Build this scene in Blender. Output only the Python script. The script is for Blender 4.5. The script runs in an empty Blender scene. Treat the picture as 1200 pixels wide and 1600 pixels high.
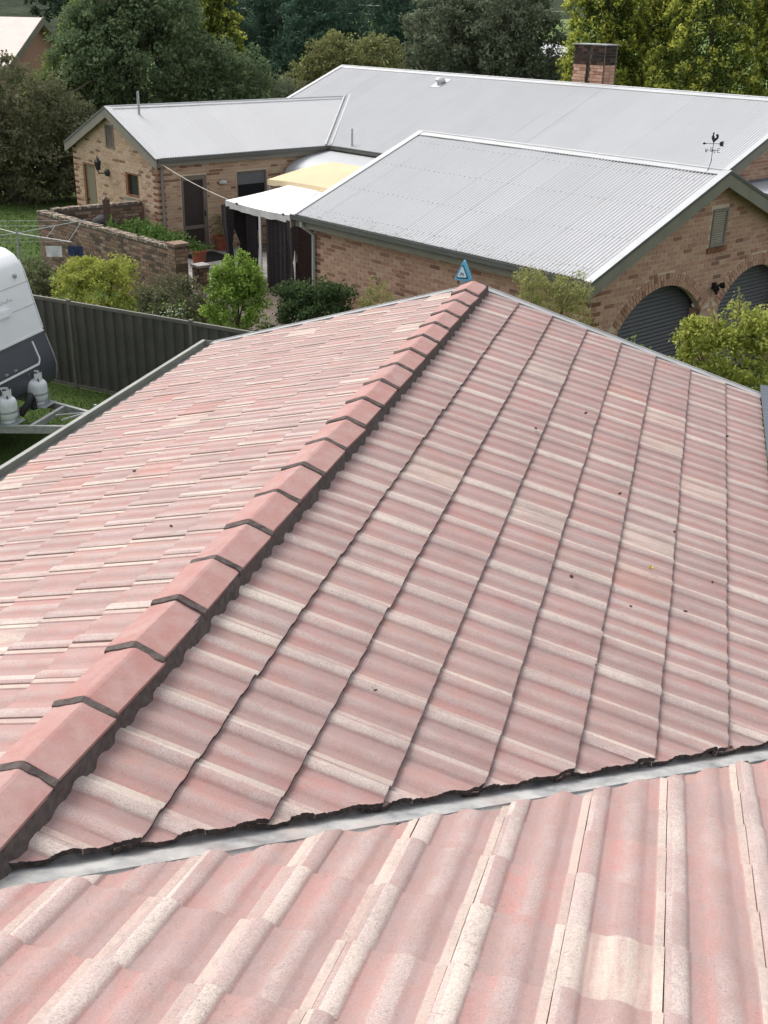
import bpy, bmesh, math, random
import numpy as np
from mathutils import Vector, Matrix, noise as mnoise

random.seed(7)
rng = np.random.default_rng(11)
sc = bpy.context.scene
col = sc.collection
R = math.radians

# ------------------------------------------------------------------ camera, sky, sun, exposure
CAM = np.array([1.9704, -2.6755, 2.4368])
CM = np.array([[0.9636026517, 0.2666459922, 0.0192313415],
               [-0.1267943060, 0.3925061771, 0.9109676750],
               [-0.2353574592, 0.8802492918, -0.4120291866]])      # rows: right, up, forward
FPX = 1742.8
cam_d = bpy.data.cameras.new('camera')
cam = bpy.data.objects.new('camera', cam_d)
col.objects.link(cam)
cam_d.sensor_fit = 'VERTICAL'
cam_d.sensor_height = 36.0
cam_d.lens = FPX / 1600 * 36.0
cam_d.clip_end = 3000
mw = Matrix.Identity(4)
for i in range(3):
    mw[i][0] = CM[0][i]; mw[i][1] = CM[1][i]; mw[i][2] = -CM[2][i]; mw[i][3] = CAM[i]
cam.matrix_world = mw
sc.camera = cam

SUN_EL, SUN_AZ = R(54), R(152)          # azimuth of the sun measured from +X towards +Y
world = bpy.data.worlds.new('World')
sc.world = world
world.use_nodes = True
wn = world.node_tree
wn.nodes.clear()
w_out = wn.nodes.new('ShaderNodeOutputWorld')
w_bg = wn.nodes.new('ShaderNodeBackground')
w_sky = wn.nodes.new('ShaderNodeTexSky')
w_sky.sky_type = 'NISHITA'
w_sky.sun_disc = False
w_sky.sun_elevation = SUN_EL
w_sky.sun_rotation = R(90) - SUN_AZ
w_sky.air_density = 1.0
w_sky.dust_density = 4.0
w_sky.ozone_density = 1.0
w_hs = wn.nodes.new('ShaderNodeHueSaturation')       # thin overcast: a paler, greyer sky
w_hs.inputs['Saturation'].default_value = 0.25
wn.links.new(w_sky.outputs[0], w_hs.inputs['Color'])
wn.links.new(w_hs.outputs[0], w_bg.inputs[0])
w_bg.inputs[1].default_value = 0.15
wn.links.new(w_bg.outputs[0], w_out.inputs[0])

sun_d = bpy.data.lights.new('sun', 'SUN')
sun_d.energy = 0.9
sun_d.angle = R(32)
sun_d.color = (1.0, 0.955, 0.89)
sun = bpy.data.objects.new('sun', sun_d)
col.objects.link(sun)
sdir = Vector((math.cos(SUN_EL) * math.cos(SUN_AZ), math.cos(SUN_EL) * math.sin(SUN_AZ), math.sin(SUN_EL)))
sun.rotation_euler = sdir.to_track_quat('Z', 'Y').to_euler()
sun.location = (0, -10, 30)

sc.cycles.max_bounces = 5
sc.cycles.diffuse_bounces = 3
sc.cycles.transmission_bounces = 3
sc.view_settings.view_transform = 'Standard'
sc.view_settings.look = 'None'
sc.view_settings.gamma = 1.0
sc.view_settings.use_curve_mapping = False
sc.view_settings.exposure = 0.78

# ------------------------------------------------------------------ constants measured from the place
TP = 0.29883                      # tan of the tiled roof's pitch
PIT = math.atan(TP)
CP, SP = math.cos(PIT), math.sin(PIT)
X1, G = 0.4375, 0.33454           # first butt line and horizontal gauge
Y0 = -0.44785                     # where the ridge dies into the crossing roof
YE = 7.95                         # verge of the gable end
GZ = -4.15                        # ground level
TA = R(147.2)
AX = Vector((math.cos(TA), math.sin(TA), 0))       # axes of the brick house next door
BX = Vector((math.sin(TA), -math.cos(TA), 0))
ZX = Vector((0, 0, 1))


def N(A, B, z):
    return AX * A + BX * B + ZX * z


def project(p):
    q = CM @ (np.array(p, dtype=float) - CAM)
    return 600 + FPX * q[0] / q[2], 800 - FPX * q[1] / q[2], q[2]


# ------------------------------------------------------------------ object helpers
OFF = {}


def off(o):
    return OFF.get(o.name, Vector((0, 0, 0))) if o is not None else Vector((0, 0, 0))


def tag(o, label=None, cat=None, group=None, kind=None):
    if label: o['label'] = label
    if cat: o['category'] = cat
    if group: o['group'] = group
    if kind: o['kind'] = kind
    return o


def thing(name, label, cat, loc, group=None):
    o = bpy.data.objects.new(name, None)
    o.empty_display_size = 0.2
    col.objects.link(o)
    o.location = loc
    OFF[o.name] = Vector(loc)
    return tag(o, label, cat, group)


def put_mesh(name, me, parent=None, world=None, base=None):
    """link a mesh object; world = 4x4 of a shared mesh, else the mesh holds world coordinates minus off(parent)"""
    o = bpy.data.objects.new(name, me)
    col.objects.link(o)
    if parent is not None:
        o.parent = parent
        OFF[o.name] = off(parent)
    if world is not None:
        m = world.copy()
        m.translation = m.translation - off(parent)
        o.matrix_basis = m
    elif base is not None and parent is None:
        o.location = base
        OFF[o.name] = Vector(base)
    return o


class MB:
    def __init__(self):
        self.v = []; self.f = []; self.m = []; self.rnd = []; self.cur = 0.0; self.mat = 0

    def add(self, vs, fs):
        k = len(self.v)
        self.v += [tuple(p) for p in vs]
        self.rnd += [self.cur] * len(vs)
        self.f += [tuple(k + i for i in f) for f in fs]
        self.m += [self.mat] * len(fs)
        return self

    def hexa(self, p):
        """p: 4 bottom corners then the 4 above them"""
        return self.add(p, [(3, 2, 1, 0), (4, 5, 6, 7), (0, 1, 5, 4), (1, 2, 6, 5), (2, 3, 7, 6), (3, 0, 4, 7)])

    def box(self, lo, hi, fr=None):
        """axis box lo..hi mapped by fr(x, y, z) -> point"""
        (x0, y0, z0), (x1, y1, z1) = lo, hi
        fr = fr or (lambda x, y, z: (x, y, z))
        return self.hexa([fr(x0, y0, z0), fr(x1, y0, z0), fr(x1, y1, z0), fr(x0, y1, z0),
                          fr(x0, y0, z1), fr(x1, y0, z1), fr(x1, y1, z1), fr(x0, y1, z1)])

    def bar(self, a, b, w, h, up=(0, 0, 1)):
        a, b = Vector(a), Vector(b)
        d = (b - a).normalized()
        s = d.cross(Vector(up))
        if s.length < 1e-4: s = d.cross(Vector((1, 0, 0)))
        s.normalize()
        u = s.cross(d).normalized()
        s *= w / 2; u *= h / 2
        return self.hexa([a - s - u, a + s - u, b + s - u, b - s - u, a - s + u, a + s + u, b + s + u, b - s + u])

    def tube(self, pts, r, n=8, cap=True):
        pts = [Vector(p) for p in pts]
        rs = r if isinstance(r, (list, tuple)) else [r] * len(pts)
        k = len(self.v); fs = []; vs = []
        ref = None
        for i, p in enumerate(pts):
            d = (pts[min(i + 1, len(pts) - 1)] - pts[max(i - 1, 0)]).normalized()
            if ref is None:
                ref = d.cross(Vector((0.3, 0.2, 1))) if abs(d.z) < 0.95 else d.cross(Vector((1, 0, 0)))
            s = (ref - d * ref.dot(d)).normalized(); ref = s
            u = d.cross(s)
            for j in range(n):
                t = 2 * math.pi * j / n
                vs.append(p + s * (rs[i] * math.cos(t)) + u * (rs[i] * math.sin(t)))
        for i in range(len(pts) - 1):
            for j in range(n):
                fs.append((i * n + j, i * n + (j + 1) % n, (i + 1) * n + (j + 1) % n, (i + 1) * n + j))
        if cap:
            fs.append(tuple(reversed(range(n))))
            fs.append(tuple(range((len(pts) - 1) * n, len(pts) * n)))
        return self.add(vs, fs)

    def lathe(self, c, prof, n=20, axis=None):
        """prof: (radius, height) from bottom to top about the vertical through c"""
        c = Vector(c); vs = []; fs = []
        for r, h in prof:
            for j in range(n):
                t = 2 * math.pi * j / n
                vs.append(c + Vector((r * math.cos(t), r * math.sin(t), h)))
        for i in range(len(prof) - 1):
            for j in range(n):
                fs.append((i * n + j, i * n + (j + 1) % n, (i + 1) * n + (j + 1) % n, (i + 1) * n + j))
        fs.append(tuple(reversed(range(n))))
        fs.append(tuple(range((len(prof) - 1) * n, len(prof) * n)))
        return self.add(vs, fs)

    def prism(self, poly, d):
        """polygon of points extruded by d"""
        d = Vector(d); n = len(poly)
        P = [Vector(p) for p in poly]
        vs = P + [p + d for p in P]
        fs = [tuple(reversed(range(n))), tuple(range(n, 2 * n))]
        fs += [(i, (i + 1) % n, n + (i + 1) % n, n + i) for i in range(n)]
        return self.add(vs, fs)

    def mesh(self, name, mats, o=Vector((0, 0, 0)), smooth=None, tco=None):
        me = bpy.data.meshes.new(name)
        me.from_pydata([(p[0] - o[0], p[1] - o[1], p[2] - o[2]) for p in self.v], [], self.f)
        for m in (mats if isinstance(mats, (list, tuple)) else [mats]):
            me.materials.append(m)
        if any(self.m):
            me.polygons.foreach_set('material_index', self.m)
        a = me.attributes.new('rnd', 'FLOAT', 'POINT')
        a.data.foreach_set('value', self.rnd)
        if tco is not None:
            a = me.attributes.new('tco', 'FLOAT_VECTOR', 'POINT')
            a.data.foreach_set('vector', [c for p in tco for c in p])
        if smooth is not None:
            me.polygons.foreach_set('use_smooth', [True] * len(me.polygons))
            me.set_sharp_from_angle(angle=R(smooth))
        me.update()
        return me

    def build(self, name, mats, parent=None, base=None, smooth=None, tco=None, fix=True):
        b = off(parent) if parent is not None else Vector(base if base is not None else (0, 0, 0))
        me = self.mesh(name, mats, b, None, tco)
        if fix:
            bm = bmesh.new(); bm.from_mesh(me)
            bmesh.ops.recalc_face_normals(bm, faces=bm.faces)
            bm.to_mesh(me); bm.free()
        if smooth is not None:
            me.polygons.foreach_set('use_smooth', [True] * len(me.polygons))
            me.set_sharp_from_angle(angle=R(smooth))
        return put_mesh(name, me, parent, base=b if parent is None else None)


# ------------------------------------------------------------------ material helpers
class Mat:
    def __init__(self, name, rough=0.8, metal=0.0, spec=0.5):
        self.m = bpy.data.materials.new(name)
        self.m.use_nodes = True
        self.nt = self.m.node_tree
        self.b = self.nt.nodes['Principled BSDF']
        self.b.inputs['Roughness'].default_value = rough
        self.b.inputs['Metallic'].default_value = metal
        self.b.inputs['Specular IOR Level'].default_value = spec
        self._c = None

    def node(self, t, **kw):
        n = self.nt.nodes.new(t)
        for k, v in kw.items():
            if k.startswith('i_'):
                self.set(n, int(k[2:]) if k[2:].isdigit() else k[2:], v)
            else:
                setattr(n, k, v)
        return n

    def set(self, n, key, v):
        s = n.inputs[key]
        if hasattr(v, 'is_output') or isinstance(v, bpy.types.NodeSocket):
            self.nt.links.new(v, s)
        else:
            s.default_value = v

    def objco(self):
        if self._c is None:
            self._c = self.node('ShaderNodeTexCoord').outputs['Object']
        return self._c

    def geo(self):
        return self.node('ShaderNodeNewGeometry').outputs['Position']

    def math(self, op, a, b=0.0, c=0.0, clamp=False):
        n = self.node('ShaderNodeMath', operation=op, use_clamp=clamp)
        self.set(n, 0, a); self.set(n, 1, b); self.set(n, 2, c)
        return n.outputs[0]

    def vmul(self, v, s):
        n = self.node('ShaderNodeVectorMath', operation='MULTIPLY')
        self.set(n, 0, v); self.set(n, 1, s)
        return n.outputs[0]

    def noise(self, vec, scale, detail=3.0, rough=0.55, w=None, dist=0.0):
        n = self.node('ShaderNodeTexNoise')
        if w is not None:
            n.noise_dimensions = '4D'
            self.set(n, 'W', w)
        self.set(n, 'Vector', vec)
        n.inputs['Scale'].default_value = scale
        n.inputs['Detail'].default_value = detail
        n.inputs['Roughness'].default_value = rough
        n.inputs['Distortion'].default_value = dist
        return n.outputs[0]

    def ramp(self, fac, stops, interp='LINEAR'):
        n = self.node('ShaderNodeValToRGB')
        cr = n.color_ramp
        cr.interpolation = interp
        while len(cr.elements) < len(stops): cr.elements.new(0.5)
        for e, (p, c) in zip(cr.elements, stops):
            e.position = p
            e.color = (*c, 1) if isinstance(c, tuple) else (c, c, c, 1)
        self.set(n, 0, fac)
        return n.outputs[0]

    def mix(self, fac, a, b, blend='MIX'):
        n = self.node('ShaderNodeMix', data_type='RGBA', blend_type=blend)
        self.set(n, 0, fac)
        self.set(n, 6, (*a, 1) if isinstance(a, tuple) else a)
        self.set(n, 7, (*b, 1) if isinstance(b, tuple) else b)
        return n.outputs[2]

    def rnd(self):
        o = self.node('ShaderNodeObjectInfo').outputs['Random']
        a = self.node('ShaderNodeAttribute', attribute_name='rnd').outputs['Fac']
        return self.math('FRACT', self.math('ADD', o, a))

    def color(self, c):
        self.set(self.b, 'Base Color', (*c, 1) if isinstance(c, tuple) else c)

    def bump(self, h, strength=0.3, dist=0.01):
        n = self.node('ShaderNodeBump')
        n.inputs['Strength'].default_value = strength
        n.inputs['Distance'].default_value = dist
        self.set(n, 'Height', h)
        self.nt.links.new(n.outputs[0], self.b.inputs['Normal'])


def simple(name, c, rough=0.7, var=0.12, scale=6.0, metal=0.0, spec=0.4, bump=0.0, bscale=60):
    M = Mat(name, rough, metal, spec)
    p = M.geo()
    n = M.noise(p, scale, 4)
    lo = tuple(x * (1 - var) for x in c); hi = tuple(min(1, x * (1 + var)) for x in c)
    M.color(M.ramp(n, [(0.3, lo), (0.7, hi)]))
    if bump:
        M.bump(M.noise(p, bscale, 3), bump, 0.006)
    return M.m


def mat_tile():
    M = Mat('weathered_roof_tile', 0.86, 0, 0.25)
    tco = M.node('ShaderNodeAttribute', attribute_name='tco').outputs['Vector']
    sep = M.node('ShaderNodeSeparateXYZ'); M.set(sep, 0, tco)
    x, y, z = sep.outputs
    r = M.rnd()
    r2 = M.math('FRACT', M.math('MULTIPLY', r, 17.31))
    r3 = M.math('FRACT', M.math('MULTIPLY', r, 53.77))
    w = M.math('MULTIPLY', r, 41.0)
    cw = M.node('ShaderNodeCombineXYZ'); M.set(cw, 0, w); M.set(cw, 1, M.math('MULTIPLY', r2, 23.0)); M.set(cw, 2, w)
    va = M.node('ShaderNodeVectorMath', operation='ADD'); M.set(va, 0, tco); M.set(va, 1, cw.outputs[0])
    vec = va.outputs[0]
    roll = M.ramp(z, [(0.0, 0.0), (0.003, 0.2), (0.0125, 1.0)])
    rid = M.math('FLOOR', M.math('DIVIDE', M.math('SUBTRACT', x, 0.032), 0.062))
    wn = M.node('ShaderNodeTexWhiteNoise', noise_dimensions='2D')
    cv = M.node('ShaderNodeCombineXYZ'); M.set(cv, 0, rid); M.set(cv, 1, M.math('MULTIPLY', r, 91.0))
    M.set(wn, 'Vector', cv.outputs[0])
    first = M.math('GREATER_THAN', x, 0.215)          # the roll beside the side lap wears palest
    rr = M.math('ADD', M.math('MULTIPLY', wn.outputs['Value'], 0.66), M.math('MULTIPLY', first, 0.32))
    rr2 = M.math('FRACT', M.math('MULTIPLY', wn.outputs['Value'], 31.7))
    streak = M.noise(M.vmul(vec, (26, 2.2, 1)), 1.0, 3, 0.6)
    blot = M.noise(M.vmul(vec, (1, 0.55, 1)), 15.0, 3, 0.6)
    grain = M.noise(vec, 165.0, 2, 0.75)
    edge = M.noise(M.vmul(vec, (1, 0.6, 1)), 62.0, 2, 0.65)
    pink = M.ramp(r2, [(0.0, (0.385, 0.228, 0.206)), (0.35, (0.40, 0.246, 0.222)), (0.7, (0.35, 0.228, 0.210)), (1.0, (0.41, 0.252, 0.220))])
    salmon = M.mix(M.math('MULTIPLY', M.math('GREATER_THAN', rr2, 0.74), 0.5), pink, (0.425, 0.222, 0.20))
    grey = M.mix(M.math('MULTIPLY', M.ramp(blot, [(0.38, 0.0), (0.66, 1.0)]), 0.62), salmon, (0.36, 0.272, 0.262))
    worn = M.math('MULTIPLY', roll, M.math('ADD', M.math('MULTIPLY', rr, 0.42), 0.43))
    worn = M.math('ADD', worn, M.math('MULTIPLY', M.math('SUBTRACT', blot, 0.5), 0.85))
    worn = M.math('ADD', worn, M.math('MULTIPLY', M.math('SUBTRACT', edge, 0.5), 0.55))
    worn = M.math('ADD', worn, M.math('MULTIPLY', M.math('SUBTRACT', streak, 0.5), 0.45))
    big = M.noise(M.geo(), 0.9, 3, 0.55)
    worn = M.math('ADD', worn, M.math('MULTIPLY', M.math('SUBTRACT', big, 0.5), 0.7))
    wm = M.ramp(worn, [(0.20, 0.0), (0.78, 1.0)])
    crown = M.ramp(rr, [(0.0, (0.385, 0.285, 0.27)), (0.5, (0.43, 0.34, 0.315)), (0.82, (0.50, 0.415, 0.38)), (1.0, (0.60, 0.52, 0.455))])
    c1 = M.mix(M.math('MULTIPLY', wm, 0.92), grey, crown)
    cream = M.math('MULTIPLY', M.math('GREATER_THAN', r3, 0.955), M.ramp(M.math('ADD', streak, M.math('MULTIPLY', edge, 0.3)), [(0.40, 0.0), (0.80, 0.62)]))
    c2 = M.mix(cream, c1, (0.62, 0.54, 0.455))
    strip = M.math('MULTIPLY', M.math('LESS_THAN', x, 0.031), M.math('ADD', 0.28, M.math('MULTIPLY', r2, 0.5)))
    c3 = M.mix(strip, c2, (0.60, 0.52, 0.445))
    c4 = M.mix(M.math('MULTIPLY', M.math('GREATER_THAN', r, 0.986), 0.22), c3, (0.50, 0.21, 0.14))
    dust = M.math('ADD', M.math('MULTIPLY', M.noise(M.geo(), 2.3, 4, 0.6), 0.6), M.math('MULTIPLY', edge, 0.45))
    c4 = M.mix(M.ramp(dust, [(0.50, 0.0), (0.66, 0.42)]), c4, (0.275, 0.215, 0.20))
    gr = M.ramp(grain, [(0.28, 0.62), (0.45, 0.95), (0.56, 1.04), (0.74, 1.28)])
    c5 = M.mix(M.math('ADD', 0.45, M.math('MULTIPLY', wm, 0.55)), c4, M.mix(1.0, c4, gr, 'MULTIPLY'))
    spot = M.ramp(M.noise(vec, 70.0, 1, 0.5), [(0.71, 0.0), (0.78, 0.6)])
    c6 = M.mix(spot, c5, (0.20, 0.15, 0.14))
    M.color(c6)
    M.bump(grain, 0.3, 0.004)
    return M.m


def mat_brick(name, stops, var=0.25):
    M = Mat(name, 0.9, 0, 0.2)
    r = M.rnd()
    base = M.ramp(r, stops, 'CONSTANT')
    p = M.geo()
    n = M.noise(p, 38.0, 4, 0.65)
    M.color(M.mix(1.0, base, M.ramp(n, [(0.28, 1 - var), (0.72, 1 + var * 0.7)]), 'MULTIPLY'))
    M.bump(n, 0.5, 0.006)
    return M.m


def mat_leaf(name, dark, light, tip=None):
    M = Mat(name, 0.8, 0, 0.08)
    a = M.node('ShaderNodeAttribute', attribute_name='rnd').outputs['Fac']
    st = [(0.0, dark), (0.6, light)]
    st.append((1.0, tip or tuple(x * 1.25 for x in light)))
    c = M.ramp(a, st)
    M.color(c)
    tr = M.node('ShaderNodeBsdfTranslucent'); M.set(tr, 0, c)
    mx = M.node('ShaderNodeMixShader'); mx.inputs[0].default_value = 0.32
    M.nt.links.new(M.b.outputs[0], mx.inputs[1]); M.nt.links.new(tr.outputs[0], mx.inputs[2])
    M.nt.links.new(mx.outputs[0], M.nt.nodes['Material Output'].inputs[0])
    return M.m


def mat_sheet(name, c, dirt=(0.42, 0.42, 0.40), metal=0.15, rough=0.5, eave=None):
    M = Mat(name, rough, metal, 0.5)
    p = M.geo()
    r = M.rnd()
    n = M.noise(M.vmul(p, (1, 1, 1)), 1.1, 5, 0.6)
    f = M.noise(p, 14.0, 3, 0.6)
    base = M.mix(M.ramp(n, [(0.35, 0.0), (0.75, 0.30)]), c, dirt)
    base = M.mix(M.ramp(f, [(0.62, 0.0), (0.72, 0.35)]), base, dirt)
    if eave:      # specks of dirt and lichen gathered on the lowest half metre of the sheets
        sp = M.node('ShaderNodeSeparateXYZ'); M.set(sp, 0, M.objco())
        low = M.ramp(M.math('MULTIPLY', sp.outputs[1], -1.0 / eave), [(0.84, 0.0), (0.985, 0.10)])
        sn = M.noise(M.vmul(p, (1, 1, 1)), 26.0, 3, 0.7)
        base = M.mix(M.ramp(M.math('ADD', sn, low), [(0.66, 0.0), (0.72, 0.8)]), base, (0.13, 0.125, 0.105))
    tint = M.ramp(r, [(0.0, 0.975), (1.0, 1.02)])
    M.color(M.mix(1.0, base, tint, 'MULTIPLY'))
    return M.m


MT = {}
MT['tile'] = mat_tile()
MT['cut'] = simple('grimy_shaded_cut_edge', (0.055, 0.042, 0.038), 0.95, 0.5, 40)  # grime, darkened further to carry the shadow gap above the valley
MT['butt'] = simple('grimy_shaded_tile_butt', (0.085, 0.054, 0.048), 0.95, 0.4, 30)  # grime brown, with the shadow line of each course painted in
MT['cap'] = None
M = Mat('ridge_cap_concrete', 0.82, 0, 0.3)
_r = M.rnd(); _o = M.objco()
_w = M.math('MULTIPLY', _r, 60.0)
_a = M.ramp(_r, [(0.0, (0.385, 0.198, 0.176)), (0.5, (0.40, 0.212, 0.19)), (1.0, (0.37, 0.205, 0.186))])
_n = M.noise(_o, 9.0, 4, 0.6, _w); _g = M.noise(_o, 190.0, 2, 0.7)
_c = M.mix(M.ramp(_n, [(0.40, 0.0), (0.70, 0.7)]), _a, (0.44, 0.31, 0.285))
_n4 = M.noise(_o, 26.0, 4, 0.7, _w)
_c = M.mix(M.ramp(_n4, [(0.56, 0.0), (0.70, 0.5)]), _c, (0.26, 0.175, 0.16))
M.color(M.mix(1.0, _c, M.ramp(_g, [(0.3, 0.88), (0.7, 1.08)]), 'MULTIPLY'))
M.bump(_g, 0.25, 0.003)
MT['cap'] = M.m
MT['pointing'] = simple('dark_pointing', (0.105, 0.085, 0.078), 0.95, 0.3, 30, bump=0.6, bscale=70)
M = Mat('valley_metal', 0.55, 0.15, 0.5)
_p = M.geo()
_n = M.noise(_p, 7.0, 5, 0.65); _n2 = M.noise(M.vmul(_p, (1, 1, 1)), 2.2, 4, 0.6); _n3 = M.noise(_p, 45.0, 3, 0.6)
_c = M.ramp(_n, [(0.30, (0.16, 0.162, 0.165)), (0.44, (0.31, 0.313, 0.312)), (0.62, (0.47, 0.46, 0.44))])
_c = M.mix(M.ramp(_n2, [(0.52, 0.0), (0.70, 0.75)]), _c, (0.42, 0.345, 0.31))
_c = M.mix(M.ramp(_n3, [(0.62, 0.0), (0.75, 0.6)]), _c, (0.30, 0.27, 0.25))
M.color(_c); M.bump(_n3, 0.25, 0.004)
MT['valley'] = M.m
MT['sarking'] = simple('roof_underlay', (0.035, 0.03, 0.03), 0.95)
MT['gutter'] = simple('grey_green_gutter', (0.27, 0.275, 0.245), 0.5, 0.15, 5)
MT['verge'] = simple('weathered_grey_metal', (0.33, 0.33, 0.33), 0.5, 0.15, 4)
MT['render'] = simple('rendered_wall', (0.45, 0.40, 0.34), 0.9)
BR = [(0.0, (0.525, 0.335, 0.239)), (0.16, (0.474, 0.286, 0.206)), (0.34, (0.564, 0.367, 0.267)), (0.50, (0.487, 0.286, 0.212)), (0.64, (0.525, 0.317, 0.232)),
      (0.80, (0.423, 0.234, 0.171)), (0.91, (0.333, 0.178, 0.125)), (0.97, (0.256, 0.146, 0.110))]
MT['brick'] = mat_brick('sand_brick', BR)
BL = [(0.0, (0.526, 0.386, 0.263)), (0.2, (0.482, 0.336, 0.224)), (0.42, (0.549, 0.414, 0.291)), (0.62, (0.493, 0.347, 0.235)), (0.80, (0.403, 0.263, 0.174)),
      (0.91, (0.269, 0.157, 0.101))]
MT['brick_pale'] = mat_brick('pale_sand_brick', BL)
MT['brick_dark'] = mat_brick('dark_quoin_brick', [(0.0, (0.237, 0.106, 0.062)), (0.4, (0.188, 0.088, 0.056)), (0.75, (0.300, 0.144, 0.081))])
MT['brick_old'] = mat_brick('mossy_old_brick', [(0.0, (0.241, 0.167, 0.121)), (0.3, (0.184, 0.127, 0.092)), (0.55, (0.287, 0.190, 0.138)), (0.75, (0.115, 0.090, 0.069)), (0.92, (0.322, 0.247, 0.190))], 0.45)
MT['mortar'] = simple('sandy_mortar', (0.62, 0.50, 0.39), 0.95, 0.12, 9)
MT['mortar_old'] = simple('old_mortar', (0.12, 0.095, 0.075), 0.95, 0.35, 7)
M = Mat('lichen_coping', 0.95, 0, 0.2)
_p = M.geo(); _n = M.noise(_p, 9.0, 5, 0.7)
M.color(M.ramp(_n, [(0.35, (0.075, 0.06, 0.048)), (0.5, (0.20, 0.15, 0.115)), (0.62, (0.42, 0.38, 0.31)), (0.7, (0.55, 0.52, 0.46))])); M.bump(_n, 0.6, 0.02)
MT['coping'] = M.m
MT['trim'] = simple('olive_grey_paint', (0.235, 0.217, 0.18), 0.55, 0.10, 3)
MT['trim_dark'] = simple('dark_gutter_paint', (0.105, 0.11, 0.10), 0.45, 0.12, 4)
MT['zinc'] = mat_sheet('pale_corrugated_steel', (0.49, 0.495, 0.505), (0.41, 0.41, 0.415), 0.0, 0.65)
MT['zinc_garage'] = mat_sheet('speckled_corrugated_steel', (0.49, 0.495, 0.505), (0.41, 0.41, 0.415), 0.0, 0.65, eave=3.9)
MT['zinc_old'] = mat_sheet('grey_corrugated_steel', (0.50, 0.51, 0.525), (0.33, 0.34, 0.34))
MT['flash'] = simple('white_flashing', (0.46, 0.465, 0.47), 0.45, 0.06, 3)
MT['slate'] = mat_sheet('slate_blue_steel', (0.105, 0.122, 0.15), (0.16, 0.17, 0.19), 0.0, 0.45)
MT['roller'] = simple('charcoal_roller_door', (0.10, 0.101, 0.11), 0.45, 0.12, 2)
MT['black'] = simple('black_plastic', (0.016, 0.016, 0.017), 0.7, spec=0.2)
MT['screen'] = simple('dark_fly_screen', (0.050, 0.036, 0.034), 0.6, 0.1)
MT['doorframe'] = simple('taupe_door_paint', (0.19, 0.155, 0.125), 0.55, 0.08)
MT['doorpanel'] = simple('khaki_door_paint', (0.22, 0.185, 0.125), 0.5, 0.08)
MT['timber'] = simple('orange_brown_timber', (0.21, 0.095, 0.045), 0.6, 0.25, 12)
MT['post'] = simple('dark_stained_post', (0.085, 0.055, 0.038), 0.8, 0.25, 12)
M = Mat('window_glass', 0.08, 0, 0.6); M.color((0.022, 0.026, 0.032)); MT['glass'] = M.m
MT['blind'] = simple('grey_blind', (0.16, 0.165, 0.17), 0.7)
MT['fence'] = simple('dark_fence_steel', (0.072, 0.071, 0.062), 0.6, 0.18, 2.5)
MT['fence_trim'] = simple('fence_rail_steel', (0.125, 0.12, 0.10), 0.55, 0.12, 3)
MT['white'] = simple('white_gelcoat', (0.86, 0.87, 0.88), 0.3, 0.02, 2)
MT['van_grey'] = simple('charcoal_van_panel', (0.075, 0.08, 0.092), 0.35, 0.06, 2)
MT['van_trim'] = simple('white_trim', (0.80, 0.81, 0.82), 0.35, 0.03)
MT['galv'] = simple('galvanised_steel', (0.38, 0.39, 0.38), 0.5, 0.2, 14, metal=0.3)
MT['bottle'] = simple('gas_bottle_paint', (0.72, 0.76, 0.77), 0.35, 0.07, 10)
MT['bottle_base'] = simple('worn_bottle_band', (0.33, 0.36, 0.36), 0.5, 0.2, 20)
MT['rubber'] = simple('black_rubber', (0.02, 0.02, 0.02), 0.8)
MT['canvas'] = simple('white_canvas', (0.86, 0.86, 0.85), 0.85, 0.03, 2)
MT['valance'] = simple('greyed_canvas', (0.55, 0.54, 0.53), 0.85, 0.1, 5)
MT['canvas_yellow'] = simple('yellow_canvas', (0.62, 0.50, 0.32), 0.85, 0.05, 2)
MT['net'] = simple('dark_netting', (0.035, 0.028, 0.030), 0.9, 0.3, 20)
MT['terracotta'] = simple('terracotta', (0.30, 0.095, 0.055), 0.8, 0.15, 10)
MT['paver'] = mat_brick('patio_paver', [(0.0, (0.30, 0.285, 0.265)), (0.35, (0.36, 0.345, 0.32)), (0.7, (0.27, 0.26, 0.24))])
MT['bark'] = simple('bark', (0.13, 0.105, 0.08), 0.95, 0.35, 12, bump=0.6, bscale=25)
MT['soot'] = mat_brick('sooty_brick', [(0.0, (0.05, 0.034, 0.028)), (0.4, (0.03, 0.024, 0.021)), (0.8, (0.085, 0.05, 0.037))], 0.45)
MT['blue'] = simple('sky_blue_plastic', (0.10, 0.42, 0.62), 0.45, 0.08, 8)
MT['pale_blue'] = simple('pale_blue_plastic', (0.55, 0.72, 0.80), 0.45, 0.05)
MT['navy'] = simple('navy_print', (0.012, 0.025, 0.05), 0.5)
MT['iron'] = simple('dark_iron', (0.032, 0.033, 0.037), 0.55, 0.2, 20)
MT['rope'] = simple('pale_rope', (0.60, 0.56, 0.48), 0.8)
MT['roof_pink'] = simple('dusty_pink_steel', (0.62, 0.52, 0.47), 0.7, 0.06, 2)
MT['lamp_glass'] = simple('frosted_lamp_glass', (0.62, 0.64, 0.60), 0.3)
MT['decal'] = simple('faded_grey_lettering', (0.50, 0.51, 0.54), 0.5)
MT['lamp_red'] = simple('red_lens', (0.30, 0.03, 0.02), 0.3)
MT['cloth_blue'] = simple('dark_blue_cloth', (0.035, 0.05, 0.11), 0.9, 0.3, 10)
MT['cloth_white'] = simple('white_cloth', (0.72, 0.72, 0.72), 0.9, 0.08, 10)
MT['dry_leaf'] = simple('dry_leaf', (0.10, 0.05, 0.03), 0.8, 0.3, 60)
MT['yellow_leaf'] = simple('yellow_leaf', (0.55, 0.42, 0.10), 0.7, 0.2, 60)
M = Mat('lawn', 0.95, 0, 0.1)
_p = M.geo(); _n = M.noise(_p, 0.6, 4); _n2 = M.noise(_p, 22.0, 4, 0.7)
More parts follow.
